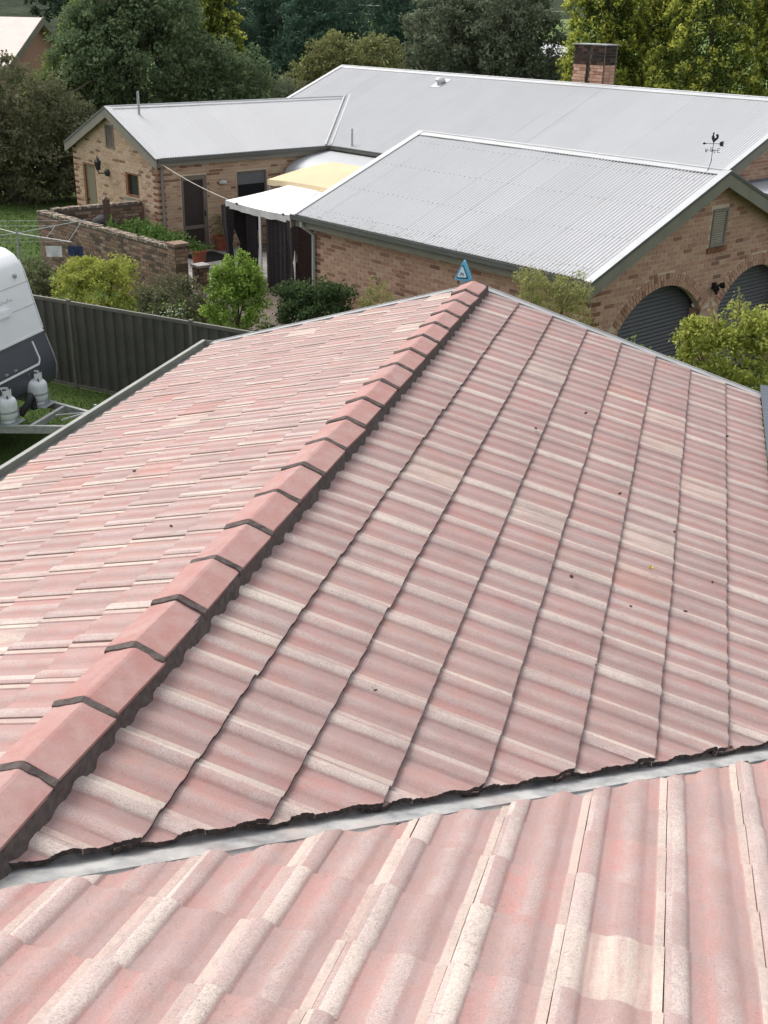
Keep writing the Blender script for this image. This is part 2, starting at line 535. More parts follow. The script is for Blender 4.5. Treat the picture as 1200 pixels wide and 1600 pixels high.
_c = M.ramp(_n, [(0.3, (0.050, 0.085, 0.022)), (0.55, (0.062, 0.10, 0.026)), (0.75, (0.085, 0.105, 0.035))])
M.color(M.mix(1.0, _c, M.ramp(_n2, [(0.3, 0.6), (0.7, 1.35)]), 'MULTIPLY')); M.bump(_n2, 0.7, 0.03)
MT['lawn'] = M.m
M = Mat('bush_hill', 0.95, 0, 0.1)
_p = M.geo(); _n = M.noise(_p, 0.12, 6, 0.7)
M.color(M.ramp(_n, [(0.35, (0.022, 0.034, 0.020)), (0.6, (0.050, 0.066, 0.036))])); M.bump(_n, 1.0, 3.0)
MT['hill'] = M.m
MT['blade'] = mat_leaf('grass_blade', (0.040, 0.072, 0.016), (0.075, 0.115, 0.030), (0.12, 0.13, 0.05))
LEAF = {
    'dark': mat_leaf('dark_leaf', (0.068, 0.103, 0.056), (0.169, 0.228, 0.115), (0.338, 0.398, 0.199)),
    'mid': mat_leaf('mid_green_leaf', (0.078, 0.129, 0.038), (0.225, 0.302, 0.087), (0.500, 0.500, 0.147)),
    'reddish': mat_leaf('brown_green_leaf', (0.083, 0.096, 0.051), (0.168, 0.173, 0.096), (0.273, 0.273, 0.152)),
    'gold': mat_leaf('golden_cypress_leaf', (0.037, 0.062, 0.020), (0.213, 0.256, 0.048), (0.660, 0.660, 0.138)),
    'pine': mat_leaf('pine_needle', (0.047, 0.091, 0.067), (0.103, 0.175, 0.120), (0.169, 0.259, 0.163)),
    'olive': mat_leaf('olive_leaf', (0.122, 0.129, 0.060), (0.260, 0.268, 0.113), (0.398, 0.449, 0.155)),
    'greydark': mat_leaf('grey_green_leaf', (0.100, 0.120, 0.079), (0.209, 0.243, 0.159), (0.338, 0.368, 0.238)),
    'twig': mat_leaf('dry_twig', (0.135, 0.115, 0.095), (0.216, 0.189, 0.155), (0.270, 0.230, 0.189)),
    'yellow': mat_leaf('yellow_green_leaf', (0.187, 0.216, 0.043), (0.431, 0.467, 0.108), (0.620, 0.620, 0.216)),
    'bright': mat_leaf('bright_green_leaf', (0.108, 0.187, 0.036), (0.273, 0.396, 0.079), (0.546, 0.618, 0.187)),
    'shade': mat_leaf('deep_green_leaf', (0.034, 0.061, 0.025), (0.084, 0.127, 0.052), (0.187, 0.245, 0.101)),
    'pale': mat_leaf('pale_green_leaf', (0.22, 0.23, 0.085), (0.38, 0.385, 0.15), (0.5, 0.49, 0.22)),
    'broad': mat_leaf('broad_green_leaf', (0.061, 0.108, 0.035), (0.162, 0.243, 0.081), (0.365, 0.432, 0.176)),
    'vine': mat_leaf('vine_leaf', (0.041, 0.081, 0.022), (0.095, 0.169, 0.043), (0.162, 0.243, 0.068)),
    'wood': mat_leaf('far_wood_leaf', (0.028, 0.045, 0.031), (0.063, 0.090, 0.055), (0.104, 0.138, 0.078)),
}

# ------------------------------------------------------------------ ground and far terrain
m = MB()
S_ = 1500
xs = [-S_, -300, -120, -60, -30, 0, 30, 60, 120, 300, S_]
vs = [(x, y, GZ) for y in xs for x in xs]
n_ = len(xs)
m.add(vs, [(j * n_ + i, j * n_ + i + 1, (j + 1) * n_ + i + 1, (j + 1) * n_ + i) for j in range(n_ - 1) for i in range(n_ - 1)])
tag(m.build('ground', MT['lawn']), kind='structure')
m = MB()
vs = []; fs = []
cols, rows = 90, 9
for i in range(cols + 1):
    az = R(20 + 150 * i / cols)
    for j in range(rows):
        d = 260 + 60 * j
        h = (2 + 46 * math.sin(min(1, j / 5.5) * math.pi / 2)) * (0.8 + 0.35 * mnoise.noise(Vector((i * 0.16, j * 0.25, 0)))) if j else -1
        vs.append((math.cos(az) * d, math.sin(az) * d, GZ + h))
for i in range(cols):
    for j in range(rows - 1):
        a = i * rows + j
        fs.append((a, a + rows, a + rows + 1, a + 1))
m.add(vs, fs)
tag(m.build('hills', MT['hill'], smooth=80), kind='structure')

# ------------------------------------------------------------------ the tiled house under the camera
house = thing('tiled_house', 'low house with weathered pink concrete tile roof, ridge caps and metal valley', 'house', (0, 2.0, GZ))
m = MB()
m.box((-2.45, Y0 - 4.5, GZ), (2.4, 7.7, -0.98))
m.prism([(-2.45, 7.58, -0.98), (2.4, 7.58, -0.98), (0, 7.58, -0.26)], (0, 0.12, 0))
m.box((-6.0, Y0 - 9, GZ), (9.0, Y0 - 4.49, -0.3))
m.build('wall', MT['render'], house)


def slope_frame(side):
    if side == 'right':
        u, n = Vector((-CP, 0, SP)), Vector((SP, 0, CP))
    elif side == 'left':
        u, n = Vector((CP, 0, SP)), Vector((-SP, 0, CP))
    else:
        u, n = Vector((0, -CP, SP)), Vector((0, SP, CP))
    return u.cross(n), u, n


PH = 0.0185
PS = [(0.0, .62 * PH), (.006, .80 * PH), (.018, .97 * PH), (.030, PH), (.044, .95 * PH), (.058, .76 * PH), (.067, .50 * PH), (.074, .12 * PH), (.080, .0), (.120, .0), (.128, .06 * PH), (.138, .26 * PH), (.150, .48 * PH),
      (.164, .64 * PH), (.1765, .68 * PH), (.190, .64 * PH), (.204, .48 * PH), (.216, .26 * PH), (.226, .06 * PH), (.234, .0), (.264, .0), (.270, .0055), (.2985, .0065)]
TL, TH = 0.415, 0.020


def tile_arrays(seed, flat=False):
    rr = random.Random(seed)
    prof = [(0.2992 - s * 0.996, h) for s, h in PS][::-1]
    ys = [0.0, 0.006, TL]
    vs = []; fs = []
    k = len(prof)
    ph = rr.uniform(0, 9)
    for q, y in enumerate(ys):
        for i, (x, h) in enumerate(prof):
            jy = (0.0022 * mnoise.noise(Vector((x * 30, seed * 3.1 + ph, 0))) if y < 0.01 else 0)
            hh = h + 0.0012 * mnoise.noise(Vector((x * 14, y * 6, seed * 5.0)))
            if q == 0: hh -= 0.0022
            vs.append((x, y + jy, hh))
    nt = len(vs)
    for y in (ys[0], ys[2]):
        for i, (x, h) in enumerate(prof):
            vs.append((x, y + (vs[i][1] if y == 0 else 0), h - TH))
    for q in range(2):
        for i in range(k - 1):
            fs.append((q * k + i, q * k + i + 1, (q + 1) * k + i + 1, (q + 1) * k + i))
    b0, b1 = nt, nt + k
    for i in range(k - 1):
        fs.append((b0 + i, b0 + i + 1, i + 1, i))                       # butt, grime with the shadow line put into its colour
        fs.append((2 * k + i, 2 * k + i + 1, b1 + i + 1, b1 + i))       # head
        fs.append((b1 + i, b1 + i + 1, b0 + i + 1, b0 + i))             # underside
    fs.append((b0, 0, k, 2 * k, b1)); fs.append((b0 + k - 1, b1 + k - 1, 3 * k - 1, 2 * k - 1, k - 1))
    return vs, fs


TILE_VAR = []
for s_ in range(10):
    vs, fs = tile_arrays(s_)
    mb = MB(); mb.add(vs, fs)
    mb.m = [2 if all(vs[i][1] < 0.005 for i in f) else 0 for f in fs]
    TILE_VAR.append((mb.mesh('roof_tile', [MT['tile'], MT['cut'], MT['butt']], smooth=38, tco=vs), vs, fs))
for me, _, _ in TILE_VAR:
    bm = bmesh.new(); bm.from_mesh(me); bmesh.ops.recalc_face_normals(bm, faces=bm.faces); bm.to_mesh(me); bm.free()
    me.polygons.foreach_set('use_smooth', [True] * len(me.polygons)); me.set_sharp_from_angle(angle=R(38))


def tile_matrix(side, o):
    x, u, n = slope_frame(side)
    tilt = -0.0225 / 0.35 + random.gauss(0, 0.0018)
    u2 = (u + n * tilt).normalized(); n2 = (n - u * tilt).normalized()
    rot = random.gauss(0, 0.0022)
    x2 = (x + u2 * rot + n2 * random.gauss(0, 0.002)).normalized(); u3 = n2.cross(x2).normalized(); n3 = x2.cross(u3)
    p = Vector(o) - n * (0.012 - random.gauss(0, 0.0009)) + u * random.gauss(0, 0.002)
    mt = Matrix.Identity(4)
    for i in range(3):
        mt[i][0], mt[i][1], mt[i][2], mt[i][3] = x2[i], u3[i], n3[i], p[i]
    return mt


def cut_tile(vs, fs, mt, po, pn, seed):
    """keep the side of the world plane (po, pn) that pn points to, with a ragged sawn edge"""
    inv = mt.inverted()
    lo = inv @ Vector(po); ln = (inv.to_3x3() @ Vector(pn)).normalized()
    d = [(Vector(v) - lo).dot(ln) for v in vs]
    if min(d) >= 0: return 'whole'
    if max(d) <= 0.004: return None
    bm = bmesh.new()
    bv = [bm.verts.new(v) for v in vs]
    for f in fs:
        nf = bm.faces.new([bv[i] for i in f])
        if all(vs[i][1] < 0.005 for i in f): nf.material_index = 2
    bmesh.ops.recalc_face_normals(bm, faces=bm.faces)
    # extra rows so that the sawn edge can be ragged
    g = bmesh.ops.bisect_plane(bm, geom=bm.verts[:] + bm.edges[:] + bm.faces[:], plane_co=lo, plane_no=ln, clear_inner=True)
    ce = [e for e in g['geom_cut'] if isinstance(e, bmesh.types.BMEdge)]
    bmesh.ops.subdivide_edges(bm, edges=ce, cuts=3)
    before = set(bm.faces)
    ce = [e for e in bm.edges if len(e.link_faces) == 1]
    bmesh.ops.holes_fill(bm, edges=ce, sides=0)
    for v in bm.verts: v.tag = False
    for f in bm.faces:
        if f not in before: f.material_index = 1
    seen = set()
    for e in ce:
        for v in e.verts:
            if v.index in seen and v.index >= 0: pass
            q = v.co
            key = (round(q.x, 5), round(q.y, 5))
            j = 0.007 * mnoise.noise(Vector((q.x * 30, q.y * 30, seed))) + 0.0045 * mnoise.noise(Vector((q.x * 110, q.y * 110, seed))) + 0.003 * mnoise.noise(Vector((q.x * 300, q.y * 300, seed)))
            if v.tag: continue
            v.tag = True
            v.co = q + ln * j
    bmesh.ops.triangulate(bm, faces=[f for f in bm.faces if len(f.verts) > 4])
    bmesh.ops.recalc_face_normals(bm, faces=bm.faces)
    me = bpy.data.meshes.new('roof_tile')
    bm.to_mesh(me); bm.free()
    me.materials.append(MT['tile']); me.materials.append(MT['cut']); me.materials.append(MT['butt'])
    n = len(me.vertices)
    a = me.attributes.new('rnd', 'FLOAT', 'POINT'); a.data.foreach_set('value', [0.0] * n)
    co = np.zeros(n * 3); me.vertices.foreach_get('co', co)
    a = me.attributes.new('tco', 'FLOAT_VECTOR', 'POINT'); a.data.foreach_set('vector', co)
    me.polygons.foreach_set('use_smooth', [True] * len(me.polygons)); me.set_sharp_from_angle(angle=R(38))
    return me


slopes = {}
under = MB()
x, u, n = slope_frame('right')
for side in ('right', 'left', 'cross'):
    x, u, n = slope_frame(side)
    mb = MB(); k_ = n * -0.095
    if side == 'right':
        P = [(0, Y0 + 0.12, 0), (2.74, Y0 + 2.86, -TP * 2.74), (2.74, 8.0, -TP * 2.74), (0, 8.0, 0)]
        nm = 'right_roof_slope'
    elif side == 'left':
        P = [(0, Y0 + 0.12, 0), (0, 8.0, 0), (-2.74, 8.0, -TP * 2.74), (-2.74, Y0 + 2.86, -TP * 2.74)]
        nm = 'left_roof_slope'
    else:
        P = [(-1.2, -2.6, -TP * (-2.6 - Y0)), (6.2, -2.6, -TP * (-2.6 - Y0)), (6.2, Y0 + 2.6, -TP * 2.6), (2.7, Y0 + 2.6, -TP * 2.6), (-0.1, Y0 - 0.4, 0.4 * TP), (-1.2, Y0 - 0.4, 0.4 * TP)]
        nm = 'crossing_roof_slope'
    mb.prism([Vector(p) + k_ for p in P], n * -0.02)
    slopes[side] = mb.build('roof_slope', MT['sarking'], house)

cand = []                                   # side, matrix, mesh or variant, projected size


def try_tile(side, o, cuts):
    mt = tile_matrix(side, o)
    c = mt @ Vector((0.15, 0.17, 0.02))
    px, py, dz = project(c)
    if dz < 0.3 or not ((-170 < px < 1370 and 300 < py < 1790) or (side == 'cross' and -500 < px < 2700 and py < 2100)): return
    k = random.randrange(len(TILE_VAR))
    me = TILE_VAR[k][0]
    for po, pn in cuts:
        r_ = cut_tile(TILE_VAR[k][1], TILE_VAR[k][2], mt, po, pn, random.random() * 50)
        if r_ is None: return
        if r_ != 'whole': me = r_
    P = [project(mt @ Vector(q)) for q in ((0, 0, .02), (.3, 0, .02), (.3, .35, .02), (0, .35, .02))]
    ar = 0.5 * abs(sum(P[i][0] * P[(i + 1) % 4][1] - P[(i + 1) % 4][0] * P[i][1] for i in range(4)))
    if not (-20 < px < 1220 and 380 < py < 1640): ar *= 0.02
    cand.append((ar, side, mt, me))


q2 = 1 / math.sqrt(2)
for n_row in range(8):
    xb = X1 + G * n_row
    for j in range(-3, 28):
        if j < 26: try_tile('right', (xb, 0.15 + 0.3 * j, -TP * xb), [((0, Y0 + 0.005, 0), (-q2, q2, 0))])
        if j >= 0: try_tile('left', (-xb, 7.95 - 0.3 * j, -TP * xb), [((0, Y0 + 0.14, 0), (q2, q2, 0))])
for n_row in range(-6, 11):
    yb = 0.02 + 0.355 * n_row
    for j in range(-9, 14):
        if 2.1635 + 0.3 * j > 2.95 and yb > Y0 + 2.75: continue
        try_tile('cross', (2.1635 + 0.3 * j, yb, -TP * (yb - Y0)), [((0, Y0 - 0.238, 0), (q2, -q2, 0))] if 2.1635 + 0.3 * j < 2.95 else [])
cand.sort(key=lambda c: -c[0])
for ar, side, mt, me in cand[:300]:
    put_mesh('roof_tile', me, slopes[side], world=mt)
rest = {'v': [], 'f': [], 'r': [], 't': [], 'mi': []}
for ar, side, mt, me in cand[300:]:
    n0 = len(rest['v'])
    rv = random.random()
    for v in me.vertices:
        w = mt @ v.co
        rest['v'].append(tuple(w - off(house))); rest['t'] += [v.co.x, v.co.y, v.co.z]; rest['r'].append(rv)
    for p in me.polygons:
        rest['f'].append([n0 + i for i in p.vertices]); rest['mi'].append(p.material_index)
me = bpy.data.meshes.new('far_tiles')
me.from_pydata(rest['v'], [], rest['f'])
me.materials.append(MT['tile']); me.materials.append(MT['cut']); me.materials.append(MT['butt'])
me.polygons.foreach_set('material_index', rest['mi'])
a = me.attributes.new('rnd', 'FLOAT', 'POINT'); a.data.foreach_set('value', rest['r'])
a = me.attributes.new('tco', 'FLOAT_VECTOR', 'POINT'); a.data.foreach_set('vector', rest['t'])
me.polygons.foreach_set('use_smooth', [True] * len(me.polygons)); me.set_sharp_from_angle(angle=R(38))
o = put_mesh('far_roof_tiles', me, house)
o['kind'] = 'stuff'

# ridge caps with dark pointing
CS = 0.41339
CAPX, CAPZ, CAPE = 0.128, 0.0666, 0.017
cap_prof = [(-CAPX, CAPE), (-0.014, CAPZ - 0.003), (0, CAPZ), (0.014, CAPZ - 0.003), (CAPX, CAPE)]


def cap_mesh(seed, length):
    mb = MB()
    rr = random.Random(seed)
    L = [0, 0.008, length - 0.008, length]
    vs = []; fs = []
    k = len(cap_prof)
    for q, y in enumerate(L):
        for x, z in cap_prof:
            dz = 0.0015 if q in (0, 3) else 0
            vs.append((x + rr.gauss(0, .0012), y + rr.gauss(0, .0008), z - dz + rr.gauss(0, .0006)))
    for q in (0, 3):
        for x, z in cap_prof: vs.append((x * 0.985, L[q], z - 0.016))
    for q in range(3):
        for i in range(k - 1):
            fs.append((q * k + i, q * k + i + 1, (q + 1) * k + i + 1, (q + 1) * k + i))
    b0, b1 = 4 * k, 5 * k
    for i in range(k - 1):
        fs += [(b0 + i, b0 + i + 1, i + 1, i), (3 * k + i, 3 * k + i + 1, b1 + i + 1, b1 + i), (b1 + i, b1 + i + 1, b0 + i + 1, b0 + i)]
    fs += [(b0, 0, k, 2 * k, 3 * k, b1), (b0 + k - 1, b1 + k - 1, 4 * k - 1, 3 * k - 1, 2 * k - 1, k - 1)]
    mb.add(vs, fs)
    return mb.mesh('ridge_cap', MT['cap'])


cap_vars = [cap_mesh(i, CS - 0.012) for i in range(4)]
jm = MB()
jp = [(-CAPX - 0.004, CAPE - 0.006), (-0.014, CAPZ + 0.004), (0.014, CAPZ + 0.004), (CAPX + 0.004, CAPE - 0.006), (CAPX - 0.01, CAPE - 0.02), (0, CAPZ - 0.02), (-CAPX + 0.01, CAPE - 0.02)]
for k in range(-1, 19):
    mt = Matrix.Translation((random.gauss(0, .002), k * CS + 0.006, random.gauss(0, .0016))) @ Matrix.Rotation(random.gauss(0, .011), 4, 'Z') @ Matrix.Rotation(random.gauss(0, .012), 4, 'Y') @ Matrix.Rotation(-0.038 + random.gauss(0, .006), 4, 'X') @ Matrix.Translation((0, 0, .010))
    cp_ = put_mesh('ridge_cap', cap_vars[k % 4], house, world=mt)
    jm = MB()
    js = random.Random(k)
    segs = 9
    top = []
    for side_y, sg, dz2 in ((-0.017, -1, 0.0005), (0.006, 1, 0.0105)):
        row = []
        for i in range(segs):
            t = -1 + 2 * i / (segs - 1)
            xx = t * (CAPX + 0.003); zz = CAPZ - abs(t) * (CAPZ - CAPE) + dz2 + js.gauss(0, .0009)
            row.append((xx, k * CS + side_y + js.gauss(0, .0032), zz))
        top.append(row)
    vs = top[0] + top[1] + [(p[0], p[1] - 0.001, p[2] - 0.022) for p in top[0]] + [(p[0], p[1] + 0.001, p[2] - 0.022) for p in top[1]]
    fs = []
    for i in range(segs - 1):
        fs += [(i, i + 1, segs + i + 1, segs + i), (2 * segs + i, 2 * segs + i + 1, i + 1, i), (segs + i, segs + i + 1, 3 * segs + i + 1, 3 * segs + i), (3 * segs + i, 3 * segs + i + 1, 2 * segs + i + 1, 2 * segs + i)]
    fs += [(0, segs, 3 * segs, 2 * segs), (segs - 1, 3 * segs - 1, 4 * segs - 1, 2 * segs - 1)]
    jm.add(vs, fs)
    jm.build('mortar_joint', MT['pointing'], cp_ if False else house)
for sg in (-1, 1):
    mb = MB(); vs = []; fs = []
    nn = 330
    for i in range(nn + 1):
        y = Y0 - 0.35 + (7.95 - Y0 + 0.35) * i / nn
        w1 = 0.004 * mnoise.noise(Vector((y * 14, sg, 0))) + 0.003 * mnoise.noise(Vector((y * 55, sg, 3)))
        w2 = 0.012 * mnoise.noise(Vector((y * 8, sg, 7)))
        for xx, zz in ((0.05, -0.02), (CAPX - 0.012, CAPE - 0.004), (CAPX - 0.004 + w1, CAPE - 0.012), (CAPX + 0.000 + w2 + w1, -TP * CAPX - 0.006), (CAPX + 0.016 + w2 * 1.6, -TP * CAPX - 0.048), (0.05, -0.09)):
            vs.append((sg * xx, y, zz))
    for i in range(nn):
        for j in range(6):
            fs.append((i * 6 + j, i * 6 + (j + 1) % 6, (i + 1) * 6 + (j + 1) % 6, (i + 1) * 6 + j))
    mb.add(vs, fs)
    mb.build('mortar_bedding', MT['pointing'], house, smooth=40)

# valley tray: a folded sheet in the trough
mb = MB(); vs = []; fs = []
prof = [(-0.46, -0.064), (-0.30, -0.058), (-0.192, -0.046), (-0.184, -0.036), (-0.176, -0.046), (-0.10, -0.048), (0.02, -0.060), (0.05, -0.02), (0.30, 0.085)]   # offset in Y from the valley line, height over the crossing plane
nn = 70
for i in range(nn + 1):
    t = -0.25 + 3.12 * i / nn
    for (dy, dz) in prof:
        yy = Y0 + t + dy; xx = t
        z = -TP * (yy - Y0) if dy <= 0.02 else -TP * xx
        zz = (z + dz) if dy <= 0.02 else (z - 0.060)
        zz += 0.002 * mnoise.noise(Vector((xx * 6, dy * 8, 1)))
        vs.append((xx, yy, zz))
k = len(prof)
for i in range(nn):
    for j in range(k - 1):
        fs.append((i * k + j, i * k + j + 1, (i + 1) * k + j + 1, (i + 1) * k + j))
mb.add(vs, fs)
mb.build('valley_flashing', MT['valley'], house, smooth=60)

mb = MB(); gy = Y0 + 2.78; gz2 = -TP * 2.75 - .03
for (y0_, z0_, y1_, z1_) in ((0, -.09, .12, -.085), (.11, -.09, .12, .0), (0, -.09, .008, -.02)): mb.box((2.95, gy + y0_, gz2 + z0_), (6.2, gy + y1_, gz2 + z1_))
mb.build('gutter', MT['gutter'], house)
mb = MB(); mb.box((2.75, gy - .06, gz2 - .18), (6.2, gy - .03, gz2 - .02)); mb.build('fascia_board', MT['gutter'], house)
mb = MB(); mb.box((2.41, Y0 - 4.48, GZ), (6.0, Y0 + 2.35, -.95)); mb.build('wall', MT['render'], house)
# gutter along the left eave, verge strip round the gable end
gx, gz = -2.80, -0.872
gut = MB()
for (x0, z0, x1, z1) in ((0, -.055, -.155, -.05), (-.145, -.11, -.155, .012), (-.135, .004, -.175, .016), (0, -.09, .006, -.03)):
    gut.box((gx + min(x0, x1), 0.5, gz + min(z0, z1)), (gx + max(x0, x1), 8.1, gz + max(z0, z1)))
gut.box((gx - 0.155, 8.1, gz - 0.09), (gx + 0.01, 8.106, gz + 0.012))
gut.build('gutter', MT['gutter'], house)
for sg in (-1, 1):
    mb = MB()
    e = 2.83
    mb.hexa([(0, 7.962, -0.05), (sg * e, 7.962, -TP * e - 0.05), (sg * e, 8.06, -TP * e - 0.05), (0, 8.06, -0.05),
             (0, 7.962, -0.008), (sg * e, 7.962, -TP * e - 0.008), (sg * e, 8.06, -TP * e - 0.008), (0, 8.06, -0.008)])
    mb.hexa([(0, 8.06, -0.16), (sg * e, 8.06, -TP * e - 0.16), (sg * e, 8.08, -TP * e - 0.16), (0, 8.08, -0.16),
             (0, 8.06, -0.002), (sg * e, 8.06, -TP * e - 0.002), (sg * e, 8.08, -TP * e - 0.002), (0, 8.08, -0.002)])
    mb.build('verge_strip', MT['verge'], house)
mb = MB(); mb.box((2.72, 2.6, -1.02), (2.74, 8.0, -0.87)); mb.build('fascia_board', MT['gutter'], house)
mb = MB(); mb.box((-2.79, 2.6, -1.06), (-2.765, 8.0, -0.89)); mb.build('fascia_board', MT['gutter'], house)


def corrugated(mb, P, w, d, nrm, width, length, pitch=0.076, amp=0.0085, seg=6, lip=0.0):
    """sheet from corner P along w (width) and down d (length); waves across w"""
    w, d, nrm = Vector(w).normalized(), Vector(d).normalized(), Vector(nrm).normalized()
    nc = max(1, round(width / pitch))
    vs = []; fs = []
    tot = nc * seg
    for i in range(tot + 1):
        t = i / tot
        h = amp * math.cos(2 * math.pi * t * nc)
        if lip and t > 1 - 1.2 / nc: h += lip
        p = Vector(P) + w * (t * width) + nrm * h
        vs += [p, p + d * length]
    for i in range(tot):
        fs.append((2 * i, 2 * i + 1, 2 * i + 3, 2 * i + 2))
    return mb.add(vs, fs)


# patio roof of slate-blue steel beyond the right eave
pr = thing('patio_roof', 'slate blue corrugated patio roof beside the lower edge of the tiles', 'patio roof', (4.2, 6.6, GZ))
d_ = Vector((math.cos(R(3)), 0, -math.sin(R(3)))); nr_ = Vector((math.sin(R(3)), 0, math.cos(R(3))))
for i in range(4):
    mb = MB()
    corrugated(mb, (2.775, 5.15 + i * 0.76, -0.80), (0, 1, 0), d_, nr_, 0.758, 3.0, 0.076, 0.009)
    mb.build('roof_sheet', MT['slate'], pr, smooth=60, fix=False)
for yy in (5.3, 8.0):
    mb = MB(); mb.bar((5.6, yy, GZ), (5.6, yy, -1.0), 0.09, 0.09); mb.build('post', MT['trim'], pr)
mb = MB(); mb.bar((5.6, 5.1, -1.05), (5.6, 8.2, -1.05), 0.05, 0.14); mb.build('beam', MT['trim'], pr)

# blue triangular alarm box on the gable end
al = thing('alarm_box', 'small sky blue triangular alarm box standing up behind the ridge end', 'alarm box', (-0.17, 8.16, -0.14))
cx, cy, cz = -0.17, 8.17, -0.035


def tri(sz, y, cx, cz, n=4, rad=0.16):
    """rounded triangle outline in XZ"""
    c = [Vector((-0.5, 0)), Vector((0.5, 0)), Vector((0, 1.15))]
    g = (c[0] + c[1] + c[2]) / 3
    out = []
    for i in range(3):
        p, a, b = c[i], c[i - 1], c[(i + 1) % 3]
        s, e = p + (a - p) * rad, p + (b - p) * rad
        for k in range(n + 1):
            t = k / n
            q = s * (1 - t) ** 2 + p * 2 * t * (1 - t) + e * t * t
            out.append(q)
    return [(cx + (q.x - g.x) * sz, y, cz + (q.y - g.y) * sz) for q in out]


SZ = 0.185
bz = cz + 0.09
mb = MB(); mb.prism(tri(SZ, cy, cx, bz), (0, 0.055, 0)); mb.build('housing', MT['blue'], al, smooth=30)
mb = MB(); mb.prism(tri(SZ * 0.70, cy - 0.003, cx - 0.008, bz - 0.002), (0, 0.004, 0)); mb.build('printed_border', MT['navy'], al)
mb = MB(); mb.prism(tri(SZ * 0.56, cy - 0.006, cx - 0.011, bz + 0.001), (0, 0.004, 0)); mb.build('face_plate', MT['pale_blue'], al)
mb = MB()
for (x0, z0, x1, z1) in ((-.021, -.022, -.012, .016), (-.012, .016, -.002, -.012), (-.002, -.012, .008, .008), (.008, .008, .014, -.022)):
    mb.bar((cx - 0.008 + x0, cy - 0.008, bz - 0.002 + z0), (cx - 0.008 + x1, cy - 0.008, bz - 0.002 + z1), 0.003, 0.0065, up=(0, 1, 0))
mb.build('letter_mark', MT['navy'], al)
mb = MB(); mb.box((cx - 0.03, cy + 0.005, -0.14), (cx + 0.03, cy + 0.04, bz)); mb.box((cx - 0.04, 8.1, -0.14), (cx + 0.04, cy + 0.04, -0.11)); mb.build('bracket', MT['verge'], al)

# ------------------------------------------------------------------ brick wall builder for the neighbour
def unit_brick(mat, L=0.228, H=0.073):
    mb = MB()
    c = 0.004
    f = [(-L / 2 + c, -0.004, -H / 2 + c), (L / 2 - c, -0.004, -H / 2 + c), (L / 2 - c, -0.004, H / 2 - c), (-L / 2 + c, -0.004, H / 2 - c)]
    g = [(-L / 2, 0, -H / 2), (L / 2, 0, -H / 2), (L / 2, 0, H / 2), (-L / 2, 0, H / 2)]
    b = [(x, 0.03, z) for x, y, z in g]
    mb.add(f + g + b, [(0, 1, 2, 3), (0, 4, 5, 1), (1, 5, 6, 2), (2, 6, 7, 3), (3, 7, 4, 0), (4, 8, 9, 5), (5, 9, 10, 6), (6, 10, 11, 7), (7, 11, 8, 4)])
    return mb


def wall_frame(o, d, nrm):
    """matrix with x along the wall, y into the wall, z up"""
    m4 = Matrix.Identity(4)
    for i in range(3):
        m4[i][0], m4[i][1], m4[i][2], m4[i][3] = d[i], -nrm[i], (0, 0, 1)[i], o[i]
    return m4


def lay_bricks(o, d, nrm, length, z0, z1, inside, quoin=(False, False), cs=0.086):
    """list of (matrix, length, dark)"""
    out = []
    rows_ = int((z1 - z0) / cs)
    for r_ in range(rows_):
        zc = z0 + (r_ + 0.5) * cs
        x = -0.12 if r_ % 2 else 0.0
        while x < length - 0.02:
            a, b = max(x, 0.0) + 0.005, min(x + 0.24, length) - 0.005
            x += 0.24
            if b - a < 0.05: continue
            c = (a + b) / 2
            L = b - a
            ok = [inside(a + 0.012, zc), inside(b - 0.012, zc), inside(c, zc)]
            if not any(ok): continue
            if not all(ok):
                # a cut brick
                ts = [a + L * k / 12 for k in range(13)]
                good = [t for t in ts if inside(t, zc)]
                if len(good) < 4: continue
                a, b = min(good), max(good); c = (a + b) / 2; L = b - a
            dark = (quoin[0] and c < 0.24 and r_ % 2 == 0) or (quoin[1] and c > length - 0.24 and r_ % 2 == 0)
            p = Vector(o) + Vector(d) * c + ZX * zc - Vector(nrm) * 0.0
            out.append((p + Vector(nrm) * (0.006 + random.gauss(0, 0.0012)), L, dark))
    return [(wall_frame(p, d, nrm), L, dk) for p, L, dk in out]


def wall_strips(mb, o, d, nrm, length, lo, hi, thick=0.11, step=0.06, breaks=()):
    """backing wall made of vertical strips; lo(x), hi(x) bound it; breaks are sharp jambs"""
    xs = sorted(set([round(i * step, 4) for i in range(int(length / step) + 1)] + [length] + list(breaks)))
    for i in range(len(xs) - 1):
        a, b = xs[i], xs[i + 1]
        e = 1e-4
        for (l0, h0), (l1, h1) in zip(segments(lo, hi, a + e), segments(lo, hi, b - e)):
            if h0 - l0 < 1e-3 and h1 - l1 < 1e-3: continue
            P = []
            for zz in ((l0, l1), (h0, h1)):
                for (t, q, s) in ((a, zz[0], 0), (b, zz[1], 0), (b, zz[1], 1), (a, zz[0], 1)):
                    P.append(Vector(o) + Vector(d) * t + ZX * q - Vector(nrm) * (thick * s))
            mb.hexa(P)


def segments(lo, hi, x):
    L, H = lo(x), hi(x)
    return list(zip(L, H))


